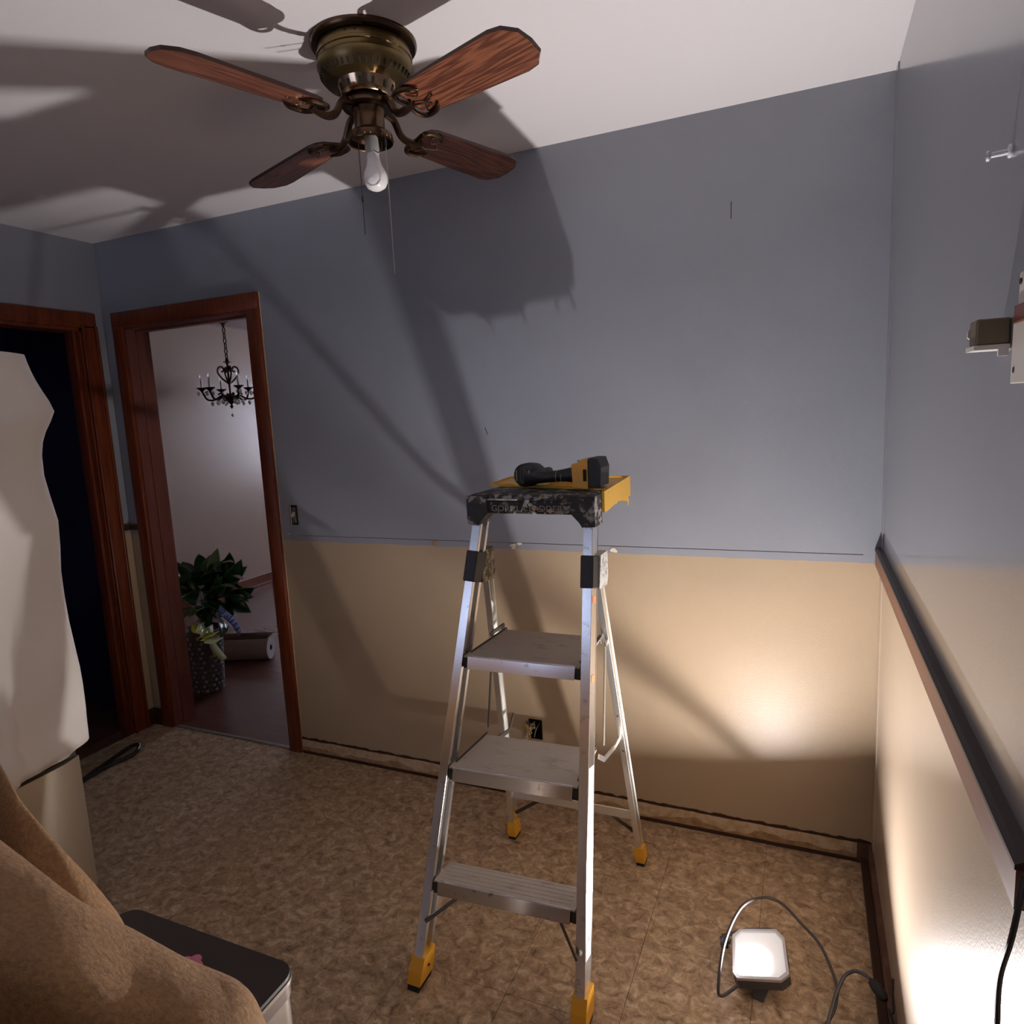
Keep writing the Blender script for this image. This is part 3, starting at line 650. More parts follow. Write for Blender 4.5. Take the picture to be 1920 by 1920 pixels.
# ------------------------------------------------------------------ cordless tool
tool = thing('cordless_driver', (2.5, -0.5, 1.33), 'black and yellow cordless driver lying on its side on the ladder tray', 'power tool')
mc = Vector((2.412, -0.545, 1.3625))
MB().lathe([(.018, -.002), (.028, .0), (.034, .008), (.035, .05), (.031, .09), (.022, .115), (.014, .135), (.010, .15)], mc, 26, (0.05, 1, -.02)).build('motor_housing', M['black_plastic'], tool, smooth=True)
MB().lathe([(.0115, .15), (.012, .19), (.008, .2)], mc, 16, (0.05, 1, -.02)).build('chuck', M['steel_dark'], tool, smooth=True)
pts = [(0, .019), (.0065, .016), (.0065, -.016), (0, -.019), (-.0065, -.016), (-.0065, .016)]
MB().tube([mc + Vector((a, -.0035, b_)) for a, b_ in catmull([(p[0], p[1], 0) for p in pts + pts[:1]], 3)[:-1] and [(v.x, v.y) for v in catmull([(p[0], p[1], 0) for p in pts + pts[:1]], 3)[:-1]]], .0013, 6, closed=True).build('badge_ring', M['bracket_brown'], tool, smooth=True)
for s in (-1, 1):
    MB().tube([mc + Vector((s * (.017 + .003 * math.cos(a)), -.003, .018 * math.sin(a))) for a in [(-1 + .25 * k) for k in range(9)]], .0011, 6).build('vent_line', M['splat_light'], tool, smooth=True)
hp = catmull([(2.418, -.530, 1.358), (2.450, -.528, 1.356), (2.490, -.526, 1.357), (2.535, -.524, 1.361), (2.570, -.522, 1.363)], 6)
def oval(bm_, path, ry, rz):
    n = 18; rings = []
    for k, p in enumerate(path):
        t = k / (len(path) - 1); a_ = ry[0] + (ry[1] - ry[0]) * abs(2 * t - 1) ** 2; c_ = rz[0] + (rz[1] - rz[0]) * abs(2 * t - 1) ** 2.5
        rings.append([bm_.verts.new(p + Vector((0, a_ * math.cos(2 * PI * q / n), c_ * math.sin(2 * PI * q / n)))) for q in range(n)])
    for a, c in zip(rings, rings[1:]):
        for q in range(n): bm_.faces.new((a[q], a[(q + 1) % n], c[(q + 1) % n], c[q]))
    bm_.faces.new(rings[0][::-1]); bm_.faces.new(rings[-1])
b = MB(); oval(b.bm, hp, (.020, .027), (.0165, .030)); b.build('handle', M['black_plastic'], tool, smooth=True)
for dx in (.078, .093):
    MB().tube([Vector((2.432 + dx, -.525 + .0205 * math.cos(a), 1.358 + .0172 * math.sin(a))) for a in [2 * PI * t / 16 for t in range(16)]], .0008, 5, closed=True).build('grip_line', M['splat_light'], tool)
MB().prism([(-.030, .030), (-.026, -.034), (.012, -.038), (.024, -.038), (.024, .040), (.008, .044), (-.012, .030)], -.560, -.470, lambda a, b_, h: (2.588 + a * .85, h, 1.3645 + b_)).build('battery_mount', M['yellow'], tool)
MB().box((2.596, -.563, 1.347), (2.606, -.55, 1.380), .002).build('release_button', M['rubber'], tool)
MB().prism([(0, -.038), (.034, -.034), (.037, .018), (.028, .044), (.004, .045), (0, .04)], -.555, -.470, lambda a, b_, h: (2.609 + a, h, 1.365 + b_)).build('battery', M['black_plastic'], tool)
MB().bar((2.573, -.535, 1.403), (2.613, -.535, 1.409), .014, .002, (0, 1, 0)).bar((2.573, -.535, 1.403), (2.580, -.535, 1.397), .014, .002, (0, 1, 0)).bar((2.580, -.535, 1.397), (2.598, -.535, 1.400), .014, .002, (0, 1, 0)).build('belt_hook', M['chain'], tool)

tool.location.z -= 0.0030

# ------------------------------------------------------------------ ceiling fan
FC = Vector((2.160, -0.822, 0))
fan = thing('ceiling_fan', (FC.x, FC.y, H), 'flush-mounted antique brass ceiling fan with four reddish wooden blades', 'ceiling fan')
def fl_(prof, name, m_, n=48, parent=None, **k): return MB().lathe(prof, FC, n, **k).build(name, m_, parent or fan, smooth=True)
fl_([(.128, 2.44), (.128, 2.434), (.124, 2.428), (.108, 2.426)], 'canopy_ring', M['brass_dark'])
body = fl_([(.105, 2.428), (.110, 2.425), (.112, 2.414), (.112, 2.410), (.1145, 2.408), (.1145, 2.402), (.112, 2.400), (.113, 2.390), (.1155, 2.387), (.115, 2.378), (.109, 2.366), (.101, 2.351), (.074, 2.346)], 'motor_housing', M['brass'])
for k in range(74):
    a = 2 * PI * k / 46; d = Vector((math.cos(a), math.sin(a), 0))
    pt = FC + d * .1055 + Vector((0, 0, 2.3590)); n_ = Vector((d.x, d.y, -.75)).normalized(); up = Vector((-d.x * .6, -d.y * .6, -.8)).normalized()
    MB().bar(pt - up * .0065 + n_ * .0005, pt + up * .0065 + n_ * .0005, .0036, .0025, (-d.y, d.x, 0)).build('vent_slot', M['vent_dark'], body)
for a in (-1.15, -1.35, -.2, 2):
    d = Vector((math.cos(a), math.sin(a), 0)); MB().lathe([(.003, -.001), (.003, .002)], FC + d * .110 + Vector((0, 0, 2.419)), 8, d).build('screw_hole', M['vent_dark'], body)
fl = fl_([(.073, 2.348), (.071, 2.342), (.067, 2.330), (.063, 2.318), (.056, 2.313)], 'lower_flange', M['brass_light'])
for k in range(14):
    a = 2 * PI * k / 14 + .15; d = Vector((math.cos(a), math.sin(a), 0)); pt = FC + d * .0675 + Vector((0, 0, 2.331)); up = Vector((d.x * .3, d.y * .3, .95)).normalized()
    MB().bar(pt - up * .008, pt + up * .008, .0075, .004, (-d.y, d.x, 0), .0015).build('vent_slot', M['vent_dark'], fl)
fl_([(.050, 2.318), (.050, 2.298), (.044, 2.296)], 'rotor_neck', M['rubber'])
fl_([(.060, 2.305), (.062, 2.300), (.062, 2.294), (.045, 2.292)], 'rotor_plate', M['brass_dark'])
sh_ = fl_([(.040, 2.296), (.0405, 2.288), (.037, 2.280), (.037, 2.248), (.041, 2.240)], 'switch_housing', M['brass_dark'])
fl_([(.041, 2.242), (.048, 2.238), (.054, 2.233), (.0555, 2.216), (.0545, 2.214), (.052, 2.216), (.050, 2.230), (.040, 2.235), (.02, 2.236)], 'light_fitter', M['brass_dark'], cap=False)
for k in range(26):
    a = 2 * PI * k / 26; d = Vector((math.cos(a), math.sin(a), 0))
    MB().lathe([(.0018, 0), (.0018, .002)], FC + d * .0555 + Vector((0, 0, 2.219)), 6, d).build('fitter_bead', M['brass_light'], sh_)
tilt = Vector((.06, 0, -1)).normalized()
sc = FC + Vector((0, 0, 2.240))
MB().lathe([(.017, 0), (.0175, .045), (.0165, .050)], sc, 20, tilt).build('lamp_socket', M['socket'], fan, smooth=True)
bp = sc + tilt * .045
MB().lathe([(.0145, 0), (.0150, .006), (.0165, .022), (.0215, .038), (.0275, .050), (.0300, .062), (.0285, .074), (.0225, .085), (.012, .091), (.002, .0925)], bp, 28, tilt).build('light_bulb', M['bulb'], fan, smooth='all')
MB().tube(catmull([FC + Vector((.03, -.02, 2.222)), FC + Vector((.045, -.02, 2.200)), FC + Vector((.035, -.02, 2.182)), FC + Vector((.02, -.02, 2.190))], 5), .0012, 6).build('loose_wire', M['wire_black'], fan, smooth=True)
# pull chains
def chain(p, z0, z1, m_, dx, bell=False):
    pts = [(p.x + dx * (z0 - z) , p.y, z) for z in [z0 + (z1 - z0) * k / 40 for k in range(41)]]
    MB().tube(pts, .0011, 5).build('pull_chain', m_, fan, smooth=True)
chain(FC + Vector((.050, -.012, 0)), 2.225, 1.898, M['chain'], .0)
MB().lathe([(.002, 0), (.0035, .004), (.0035, .018), (.002, .022)], FC + Vector((.050, -.012, 2.192)), 8).build('chain_coupling', M['wire_black'], fan)
chain(FC + Vector((-.006, -.045, 0)), 2.235, 1.99, M['chain_dark'], .0)
MB().lathe([(.001, 0), (.0028, .006), (.0015, .018)], FC + Vector((-.006, -.045, 2.065)), 8).build('chain_pendant', M['wire_black'], fan)
# blades
ZB = 2.262
for k, deg in enumerate((252.5, 162.5, 72.5, -17.5)):
    a = math.radians(deg); d = Vector((math.cos(a), math.sin(a), (-.022, -.055, -.005, -.005)[k])); t = Vector((-math.sin(a), math.cos(a), 0))
    pitch = math.radians(-11)
    tp = t * math.cos(pitch) + Vector((0, 0, math.sin(pitch))); nrm = d.cross(tp)
    o = FC + Vector((0, 0, ZB))
    def at_(r, s, h=0.0, o=o, d=d, tp=tp, nrm=nrm): return o + d * r + tp * s + nrm * h
    out = [(.155, .030), (.165, .047), (.185, .054), (.30, .060), (.455, .066), (.485, .060), (.510, .035), (.515, .0), (.510, -.035), (.485, -.060), (.455, -.066), (.30, -.060), (.185, -.054), (.165, -.047), (.155, -.030)]
    b = MB(); n = len(out)
    A = [b.bm.verts.new(at_(r, s, 0)) for r, s in out]; B = [b.bm.verts.new(at_(r, s, .007)) for r, s in out]
    b.bm.faces.new(A[::-1]); b.bm.faces.new(B)
    uvl = b.bm.loops.layers.uv.new('grain')
    A_ = {v: o_ for v, o_ in zip(A, out)}; A_.update({v: o_ for v, o_ in zip(B, out)})
    for f_ in b.bm.faces:
        for lp in f_.loops: lp[uvl].uv = (A_[lp.vert][0] + k * 1.7, A_[lp.vert][1])
    bl_ = b.build('blade', M['blade'], fan)
    b = MB(); 
    A = [b.bm.verts.new(at_(r * 1.0 + (.0012 if r > .16 else -.0012), s * 1.012, -.0004)) for r, s in out]; B = [b.bm.verts.new(at_(r + (.0012 if r > .16 else -.0012), s * 1.012, .0074)) for r, s in out]
    for q in range(n): b.bm.faces.new((A[q], A[(q + 1) % n], B[(q + 1) % n], B[q]))
    b.build('blade_edge', M['blade_edge'], bl_)
    # blade iron: curved neck from the rotor, open scrolled bracket under the blade
    iron = MB()
    neck = catmull([FC + d * .052 + Vector((0, 0, 2.298)), FC + d * .078 + Vector((0, 0, 2.290)), FC + d * .100 + Vector((0, 0, 2.258)), at_(.128, 0, -.014), at_(.165, 0, -.005)], 5)
    iron.tube(neck, [.009] * len(neck), 8)
    iron = iron.build('blade_iron', M['brass_dark'], fan, smooth=True)
    sc2 = MB()
    arc = catmull([at_(.150, 0, -.005), at_(.145, .030, -.006), at_(.160, .050, -.006), at_(.195, .046, -.006), at_(.215, .030, -.006)], 6); sc2.tube(arc, [.006] * (len(arc) - 6) + [.005, .0045, .004, .0035, .003, .002], 8)
    arc = catmull([at_(.150, 0, -.005), at_(.145, -.030, -.006), at_(.160, -.050, -.006), at_(.195, -.046, -.006), at_(.215, -.030, -.006)], 6); sc2.tube(arc, [.006] * (len(arc) - 6) + [.005, .0045, .004, .0035, .003, .002], 8)
    sc2.build('scroll', M['brass_dark'], iron, smooth=True)
    s3 = MB()
    s3.tube(catmull([at_(.158, .0, -.006), at_(.190, .012, -.006), at_(.228, .0, -.006)], 6), .0022, 6)
    s3.tube(catmull([at_(.175, .035, -.006), at_(.190, .015, -.006), at_(.205, .022, -.006)], 6), .0022, 6)
    s3.tube(catmull([at_(.175, -.035, -.006), at_(.190, -.015, -.006), at_(.205, -.022, -.006)], 6), .0022, 6)
    s3.build('filigree', M['brass_light'], iron, smooth=True)
    for (r, s) in ((.185, .03), (.185, -.03), (.222, 0)):
        MB().lathe([(.004, 0), (.0035, .002), (.001, .003)], at_(r, s, -.001), 10, -nrm).build('screw', M['brass_light'], iron, smooth=True)

# ------------------------------------------------------------------ covered refrigerator
fr = thing('refrigerator', (0.68, -1.44, 0), 'stainless refrigerator under a cotton sheet by the dark doorway', 'refrigerator')
fx0, fx1, fy0, fy1 = 0.34, 1.045, -1.86, -1.035
MB().box((fx0, fy0, 0.03), (fx1 - .06, fy1, 1.75), .01).build('cabinet', M['fridge_side'], fr)
def door_(z0, z1, nm):
    b = MB(); prof = []
    n = 14
    for k in range(n + 1):
        y = fy0 + (fy1 - fy0) * k / n; u = abs(2 * k / n - 1)
        prof.append((fx1 - .012 * u ** 3 - (.014 if k in (0, n) else 0), y))
    poly = [(fx1 - .058, fy0)] + prof + [(fx1 - .058, fy1)]
    b.prism(poly, z0, z1, lambda a, c, h: (a, c, h)); return b.build(nm, M['fridge'], fr, smooth=True)
door_(0.06, 0.515, 'freezer_drawer'); door_(0.56, 1.73, 'fridge_door')
MB().box((fx1 - .062, fy0 + .01, 0.515), (fx1 - .030, fy1 - .006, 0.56)).build('handle_recess', M['fridge_dark'], fr)
for x in (fx0 + .05, fx1 - .1):
    for y in (fy0 + .05, fy1 - .05): MB().lathe([(.018, 0), (.018, .032)], (x, y, 0), 10).build('foot', M['rubber'], fr)

# sheet
def sheet():
    b = MB(); cx, cy = (fx0 + fx1) / 2, (fy0 + fy1) / 2; hx, hy = (fx1 - fx0) / 2 + .012, (fy1 - fy0) / 2 + .012
    NA = 220; zs = []
    def rim(t):
        # rounded rectangle, t in 0..1
        a = 2 * PI * t; c, s_ = math.cos(a), math.sin(a); p = 16.0
        r = 1 / ((abs(c) ** p + abs(s_) ** p) ** (1 / p)); return c * r * hx, s_ * r * hy, a
    corner = math.atan2(hy, hx)   # unit-square angle pi/4 is the far front corner
    levels = [(0.0, 1.775), (0.5, 1.780), (0.85, 1.783), (0.97, 1.782), (1.0, 1.777)] + [(1.0, z) for z in [1.755, 1.73, 1.70, 1.67, 1.64, 1.61, 1.58, 1.55, 1.52, 1.48, 1.42, 1.36, 1.28, 1.2, 1.12, 1.04, .96, .88, .80, .74, .69, .645, .60, .565, .54]]
    rows = []
    for li, (k, z) in enumerate(levels):
        row = []
        for i in range(NA + 1):
            x, y, a = rim((i % NA) / NA)
            nx, ny = math.cos(a), math.sin(a)
            ca = abs((a - PI / 4 + PI) % (2 * PI) - PI)   # angular distance to the far front corner
            off = 0.0
            if k == 1.0:
                dn = 1.755 - z
                off += 0.004 + 0.010 * min(1, dn * 2) * (math.sin(a * 17 + dn * 1.5) * .6 + math.sin(a * 29 + 2 + dn) * .4) + .012 * dn
                wgt = math.exp(-(ca / .16) ** 2)
                bumpz = -.006 + 0.058 * math.exp(-(abs(z - 1.61) / (.07 if z < 1.61 else .10)) ** 1.5) + .002 * math.exp(-((z - 1.50) / .05) ** 2) + .016 * math.exp(-((z - 1.27) / .10) ** 2) + .012 * math.exp(-((z - .7) / .25) ** 2)
                off += bumpz * wgt
                q = noise.fractal(Vector((nx * 2.4, ny * 2.4, z * 3.2)), 0.8, 2.1, 4); off += q * .013 * min(1, dn * 3) * (1 - .7 * math.exp(-(ca / .12) ** 2))
                # creases near the hem
                if z < .95:
                    off += .013 * math.sin((z * 34 + a * 22)) * noise.noise(Vector((a * 7, z * 9, 1))) * 2 * min(1, (.95 - z) * 6) * (1 - math.exp(-(ca / .12) ** 2))
                hem = 0.0
                fr_ = max(0, (0.95 - z) / .41)
                drop = -.030 + 0.040 * (1 - math.exp(-(ca / .20) ** 2)) + .010 * noise.noise(Vector((a * 5, 4, 1)))
                zz = z - drop * fr_
                row.append(Vector((cx + x + nx * off, cy + y + ny * off, zz)))
            else:
                q = noise.noise(Vector((x * k * 6, y * k * 6, 2))) * .006
                row.append(Vector((cx + x * k, cy + y * k, z + q)))
        rows.append(row)
    b.grid(rows); bmesh.ops.remove_doubles(b.bm, verts=b.bm.verts, dist=1e-5)
    return b
so = sheet().build('dust_sheet', M['sheet'], None, smooth='all', solid=.003)
tag(so, 'cream cotton sheet draped over the refrigerator, creased along its hem', 'sheet')

# black strap on the floor
st_ = MB().tube(catmull([(0.62, -1.10, .008), (0.40, -0.86, .007), (0.22, -0.56, .008), (0.175, -0.40, .012), (0.155, -0.27, .02), (0.195, -0.25, .03), (0.235, -0.30, .02), (0.215, -0.36, .010), (0.205, -.44, .008), (0.24, -0.60, .008), (0.40, -.88, .014)], 8), .009, 8).build('strap', M['wire_black'], None, smooth=True)
tag(st_, 'black looped strap lying on the floor by the dark doorway', 'strap')

# ------------------------------------------------------------------ bin
bn = thing('trash_can', (2.13, -1.68, 0), 'slim steel trash can with a flat black lid beside the brown towel', 'trash can')
bx0, bx1, by0, by1 = 1.93, 2.358, -1.815, -1.532
def rrect(x0, x1, y0, y1, r, n=6):
    out = []
    for cx, cy, a0 in ((x1 - r, y1 - r, 0), (x0 + r, y1 - r, 90), (x0 + r, y0 + r, 180), (x1 - r, y0 + r, 270)):
        for k in range(n + 1): a = math.radians(a0 + 90 * k / n); out.append((cx + r * math.cos(a), cy + r * math.sin(a)))
    return out
up_ = lambda a, c, h: (a, c, h)
MB().prism(rrect(bx0 + .006, bx1 - .006, by0 + .006, by1 - .006, .03), .0, .56, up_).build('body', M['can_body'], bn, smooth=True)
MB().prism(rrect(bx0 + .003, bx1 - .003, by0 + .003, by1 - .003, .032), .56, .585, up_).build('rim_band', M['can_band'], bn, smooth=True)
MB().prism(rrect(bx0, bx1, by0, by1, .034), .585, .592, up_).build('lid_trim', M['can_body'], bn, smooth=True)
MB().prism(rrect(bx0 + .002, bx1 - .002, by0 + .002, by1 - .002, .033), .592, .600, up_).build('lid', M['can_lid'], bn, smooth=True)
pk = thing('flower_magnet', (2.172, -1.603, .6), 'small pink flower lying on the black trash can lid', 'flower')
b = MB()
for k in range(5):
    a = 2 * PI * k / 5 + .3
    b.lathe([(.011, 0), (.0105, .003), (.006, .0045)], (2.172 + .014 * math.cos(a), -1.603 + .014 * math.sin(a), .600), 14)
b.build('petals', M['pink'], pk, smooth=True)
MB().lathe([(.006, 0), (.005, .007)], (2.172, -1.603, .600), 12).build('centre', M['petal'], pk, smooth=True)

# ------------------------------------------------------------------ brown towel in the foreground
def towel():
    R1 = [(1.786, -1.644, .93), (1.862, -1.670, .92), (1.908, -1.682, .90), (2.005, -1.691, .85), (2.042, -1.674, .79), (2.069, -1.658, .73), (2.044, -1.629, .67)]
    R2 = [(2.100, -1.818, .96), (2.202, -1.826, .94), (2.271, -1.827, .92), (2.322, -1.797, .87), (2.395, -1.776, .83), (2.462, -1.749, .79), (2.474, -1.733, .73)]
    R2b = [(1.93, -1.76, .80), (2.03, -1.765, .80), (2.10, -1.765, .79), (2.15, -1.745, .76), (2.20, -1.73, .73), (2.24, -1.715, .68), (2.25, -1.70, .62)]
    R0 = [(1.66, -1.60, .70), (1.75, -1.62, .68), (1.81, -1.63, .66), (1.88, -1.64, .65), (1.92, -1.63, .64), (1.95, -1.62, .63), (1.96, -1.60, .606)]
    R3 = [(2.27, -1.95, .985), (2.345, -1.94, .955), (2.405, -1.925, .925), (2.455, -1.885, .875), (2.51, -1.850, .835), (2.550, -1.825, .785), (2.555, -1.820, .72)]
    R3b = [(2.31, -1.99, .88), (2.38, -1.975, .85), (2.435, -1.955, .82), (2.485, -1.915, .785), (2.535, -1.880, .75), (2.570, -1.862, .72), (2.572, -1.865, .67)]
    R4 = [(2.43, -2.06, .955), (2.49, -2.04, .915), (2.54, -2.02, .875), (2.575, -1.98, .835), (2.61, -1.94, .785), (2.63, -1.93, .735), (2.63, -1.95, .68)]
    R5 = [(2.52, -2.13, .55), (2.57, -2.11, .52), (2.61, -2.09, .5), (2.64, -2.05, .48), (2.66, -2.02, .45), (2.67, -2.0, .42), (2.67, -2.02, .40)]
    R6 = [(2.53, -2.16, .004), (2.58, -2.14, .004), (2.62, -2.12, .004), (2.65, -2.08, .004), (2.67, -2.05, .004), (2.68, -2.03, .004), (2.68, -2.05, .004)]
    # left of the frame the cloth goes on level for a while
    rows = []
    for R in (R0, R1, R2b, R2, R3, R3b, R4, R5, R6):
        p0, p1 = Vector(R[0]), Vector(R[1]); e = p0 + (p0 - p1) * 3.0
        rows.append(catmull([e + (e - p0) * .3, e] + R, 10))
    n = len(rows[0]); G = []
    cols = []
    for j in range(n): cols.append(catmull([rows[i][j] for i in range(len(rows))], 9))
    # resample with displacement
    for c in cols:
        out = []
        for p in c:
            q = noise.fractal(p * 7, .9, 2.0, 4) * .007 + noise.noise(p * 60) * .0015
            out.append(p + Vector((q * .3, -q * .5, q)) if p.z > .01 else p)
        G.append(out)
    return MB().grid(G)
tw = towel().build('bath_towel', M['towel'], None, smooth='all', solid=.006)
tag(tw, 'brown terry bath towel draped in thick folds beside the black-lidded trash can', 'towel')

# ------------------------------------------------------------------ work light
wl_ = thing('work_light', (LP.x, LP.y, 0), 'glowing LED work light on the floor near the right wall', 'work light')
lx = Vector((1, 0.16, 0.0)); lx = (lx - LN * lx.dot(LN)).normalized(); ly = LN.cross(lx)
def L3(a, b_, h): return LP + lx * a + ly * b_ + LN * h
oct_ = [(-.062, -.075), (.045, -.080), (.068, -.062), (.070, .045), (.052, .072), (-.045, .074), (-.066, .055), (-.072, -.058)]
MB().prism(oct_, -.030, -.004, L3).build('housing', M['lamp_body'], wl_)
b = MB(); inner = [(a * .90, c * .90) for a, c in oct_]
A = [b.bm.verts.new(L3(a, c, -.004)) for a, c in oct_]; B = [b.bm.verts.new(L3(a, c, .004)) for a, c in oct_]; C_ = [b.bm.verts.new(L3(a, c, .004)) for a, c in inner]; D_ = [b.bm.verts.new(L3(a, c, -.003)) for a, c in inner]
for k in range(8):
    j = (k + 1) % 8; b.bm.faces.new((A[k], A[j], B[j], B[k])); b.bm.faces.new((B[k], B[j], C_[j], C_[k])); b.bm.faces.new((C_[k], C_[j], D_[j], D_[k]))
b.build('rim', M['lamp_rim'], wl_)
MB().prism(inner, -.0035, -.002, L3).build('reflector', M['lamp_reflector'], wl_)
MB().prism([(-.052, -.058), (.000, -.062), (.022, -.050), (.026, -.010), (.010, .018), (-.015, .026), (-.040, .018), (-.054, -.02)], -.002, .001, L3).build('led_panel', M['led'], wl_)
hd = MB().tube([L3(-.075, .05, -.015), L3(-.092, .058, -.012), L3(-.092, .075, -.02)], .007, 8).tube([L3(.055, .078, -.012), L3(.03, .088, -.014), L3(-.03, .088, -.014), L3(-.092, .075, -.02)], .005, 8)
hd.build('handle', M['lamp_body'], wl_, smooth=True)
MB().lathe([(.014, 0), (.016, .004), (.014, .02)], L3(-.082, .052, -.018), 14, -lx).build('knob', M['lamp_body'], wl_, smooth=True)
MB().bar(L3(-.06, .03, -.03), (LP.x - .055, LP.y + .05, .004), .02, .004, lx).bar(L3(.06, .03, -.03), (LP.x + .065, LP.y + .06, .004), .02, .004, lx).bar((LP.x - .055, LP.y + .05, .004), (LP.x + .065, LP.y + .06, .004), .012, .006, (0, 1, 0)).build('stand', M['lamp_body'], wl_)
MB().bar(L3(0, -.06, -.03), (LP.x, LP.y - .07, .003), .03, .004, lx).build('kickstand', M['lamp_body'], wl_)
cordp = catmull([L3(-.060, -.070, -.022), (2.978, -.735, .03), (2.970, -.73, .06), (2.978, -.65, .12), (3.010, -.54, .145), (3.060, -.455, .125), (3.110, -.44, .11), (3.165, -.48, .09), (3.210, -.515, .07), (3.238, -.57, .05), (3.250, -.625, .04), (3.240, -.69, .035), (3.215, -.75, .03), (3.19, -.82, .012), (3.16, -1.0, .006), (3.14, -1.4, .006)], 8)
MB().tube(cordp, .0042, 8).build('cord', M['cord'], wl_, smooth=True)
# extension cord with its plug
ec = thing('extension_cord', (3.3, -.6, 0), 'black extension cord whose plug hangs at the foot of the right wall', 'cord')
MB().tube(catmull([(3.15, -1.4, .006), (3.18, -1.0, .008), (3.205, -.84, .02), (3.236, -.70, .055), (3.262, -.64, .09), (3.285, -.625, .105), (3.305, -.632, .112), (3.322, -.645, .112)], 8), .0045, 8).build('cable', M['cord'], ec, smooth=True)
MB().lathe([(.004, -.028), (.010, -.024), (.0125, -.012), (.013, .012), (.011, .020), (.006, .026)], (3.338, -.672, .110), 14, (.52, -.85, -.10)).build('plug', M['rubber'], ec, smooth=True)
MB().tube(catmull([(3.356, -.715, .105), (3.362, -.74, .12), (3.362, -.72, .15), (3.364, -.70, .175)], 6), .0028, 8).tube(catmull([(3.356, -.715, .105), (3.366, -.76, .08), (3.362, -.82, .03), (3.350, -.88, .006)], 6), .0028, 8).build('twist_tie', M['rubber'], ec, smooth=True)
# dark cord hanging from the end of the chair rail
hc = MB().tube(catmull([(W - .012, -1.584, 1.06), (W - .021, -1.592, 1.0), (W - .022, -1.565, .93), (W - .018, -1.55, .86), (W - .016, -1.56, .75), (W - .016, -1.57, .3), (W - .03, -1.58, .004)], 8), .003, 8).build('hanging_cord', M['wire_black'], None, smooth=True)
tag(hc, 'thin black cord hanging from the end of the dark chair rail', 'cord')

# ------------------------------------------------------------------ hardware on the right wall
an = thing('wall_anchor', (W, -1.30, 1.815), 'clear plastic wall anchor sticking out of the blue wall, high up', 'wall anchor')
MB().lathe([(.003, 0), (.0035, .010), (.003, .020), (.006, .022), (.006, .025)], (W, -1.322, 1.815), 10, (-1, 0.3, 0)).build('shaft', M['anchor'], an, smooth=True)
MB().lathe([(.007, 0), (.008, .002), (.007, .004)], (W, -1.322, 1.815), 12, (-1, 0, 0)).build('collar', M['anchor'], an, smooth=True)
bk = thing('blind_bracket', (W, -1.35, 1.60), 'brown and white window blind bracket on the right wall', 'bracket')
MB().box((W - .034, -1.362, 1.592), (W - .0005, -1.325, 1.622), .002).build('bracket_body', M['bracket_brown'], bk)
MB().box((W - .036, -1.364, 1.586), (W - .0005, -1.318, 1.5915)).box((W - .012, -1.366, 1.578), (W - .002, -1.360, 1.5865)).build('bracket_tray', M['bracket_white'], bk)
MB().prism([(-.036, 1.610), (-.031, 1.622), (-.031, 1.600), (-.036, 1.604)], -1.326, -1.320, lambda a, b_, h: (W + a, h, b_)).build('clip', M['bracket_white'], bk)
pl_ = thing('mounting_plate', (W, -1.40, 1.60), 'pale screw-holed mounting plate next to the blind bracket', 'plate')
MB().box((W - .004, -1.50, 1.545), (W - .0005, -1.388, 1.612), .001).build('lower_plate', M['bracket_white'], pl_)
MB().box((W - .003, -1.50, 1.622), (W - .0005, -1.400, 1.665), .001).build('upper_plate', M['bracket_white'], pl_)
MB().box((W - .006, -1.50, 1.612), (W - .0005, -1.398, 1.630)).build('joint', M['wood_trim'], pl_)
for (y, z) in ((-1.400, 1.560), (-1.408, 1.655)):
    MB().lathe([(.0035, 0), (.0035, .001)], (W - .0035, y, z), 12, (-1, 0, 0)).build('screw_hole', M['rubber'], pl_)

# ------------------------------------------------------------------ dining room: chandelier
CC = Vector((-1.353, 2.077, 0))
ch = thing('chandelier', (CC.x, CC.y, H), 'bronze candle chandelier with crystal drops hanging beyond the doorway', 'chandelier')
MB().lathe([(.065, H), (.06, H - .012), (.035, H - .035), (.015, H - .05), (.008, H - .075)], CC, 20).build('canopy', M['bronze'], ch, smooth=True)
zc = H - .075
k = 0
while zc > 2.10:
    d = Vector((1, 0, 0)) if k % 2 else Vector((0.5, .86, 0))
    MB().tube([Vector((CC.x, CC.y, zc - .022)) + d * (.010 * math.cos(a)) + Vector((0, 0, .026 * math.sin(a))) for a in [2 * PI * t / 10 for t in range(10)]], .0048, 5, closed=True).build('chain_link', M['bronze'], ch, smooth=True)
    zc -= .043; k += 1
zc = 2.085
MB().lathe([(.004, zc + .03), (.006, zc), (.034, zc - .002), (.034, zc - .006), (.008, zc - .010), (.008, zc - .04), (.016, zc - .05), (.009, zc - .07), (.009, zc - .15), (.020, zc - .175), (.010, zc - .19), (.008, zc - .26), (.014, zc - .275), (.022, zc - .30), (.045, zc - .315), (.02, zc - .345), (.006, zc - .36), (.016, zc - .375), (.004, zc - .395)], CC, 16).build('stem', M['bronze'], ch, smooth=True)
for k in range(4):
    a = PI / 4 + .3 + k * PI / 2; d = Vector((math.cos(a), math.sin(a), 0))
    q = lambda r, z: CC + d * r + Vector((0, 0, z))
    MB().tube(catmull([q(.01, zc - .18), q(.055, zc - .14), q(.085, zc - .09), q(.075, zc - .05), q(.045, zc - .045), q(.035, zc - .075), q(.055, zc - .085)], 5), .0075, 6).build('scroll', M['bronze'], ch, smooth=True)
    MB().tube(catmull([q(.01, zc - .335), q(.045, zc - .30), q(.075, zc - .265), q(.10, zc - .275)], 5), [.010] * 8 + [.008] * 8, 6).build('leaf_scroll', M['bronze'], ch, smooth=True)
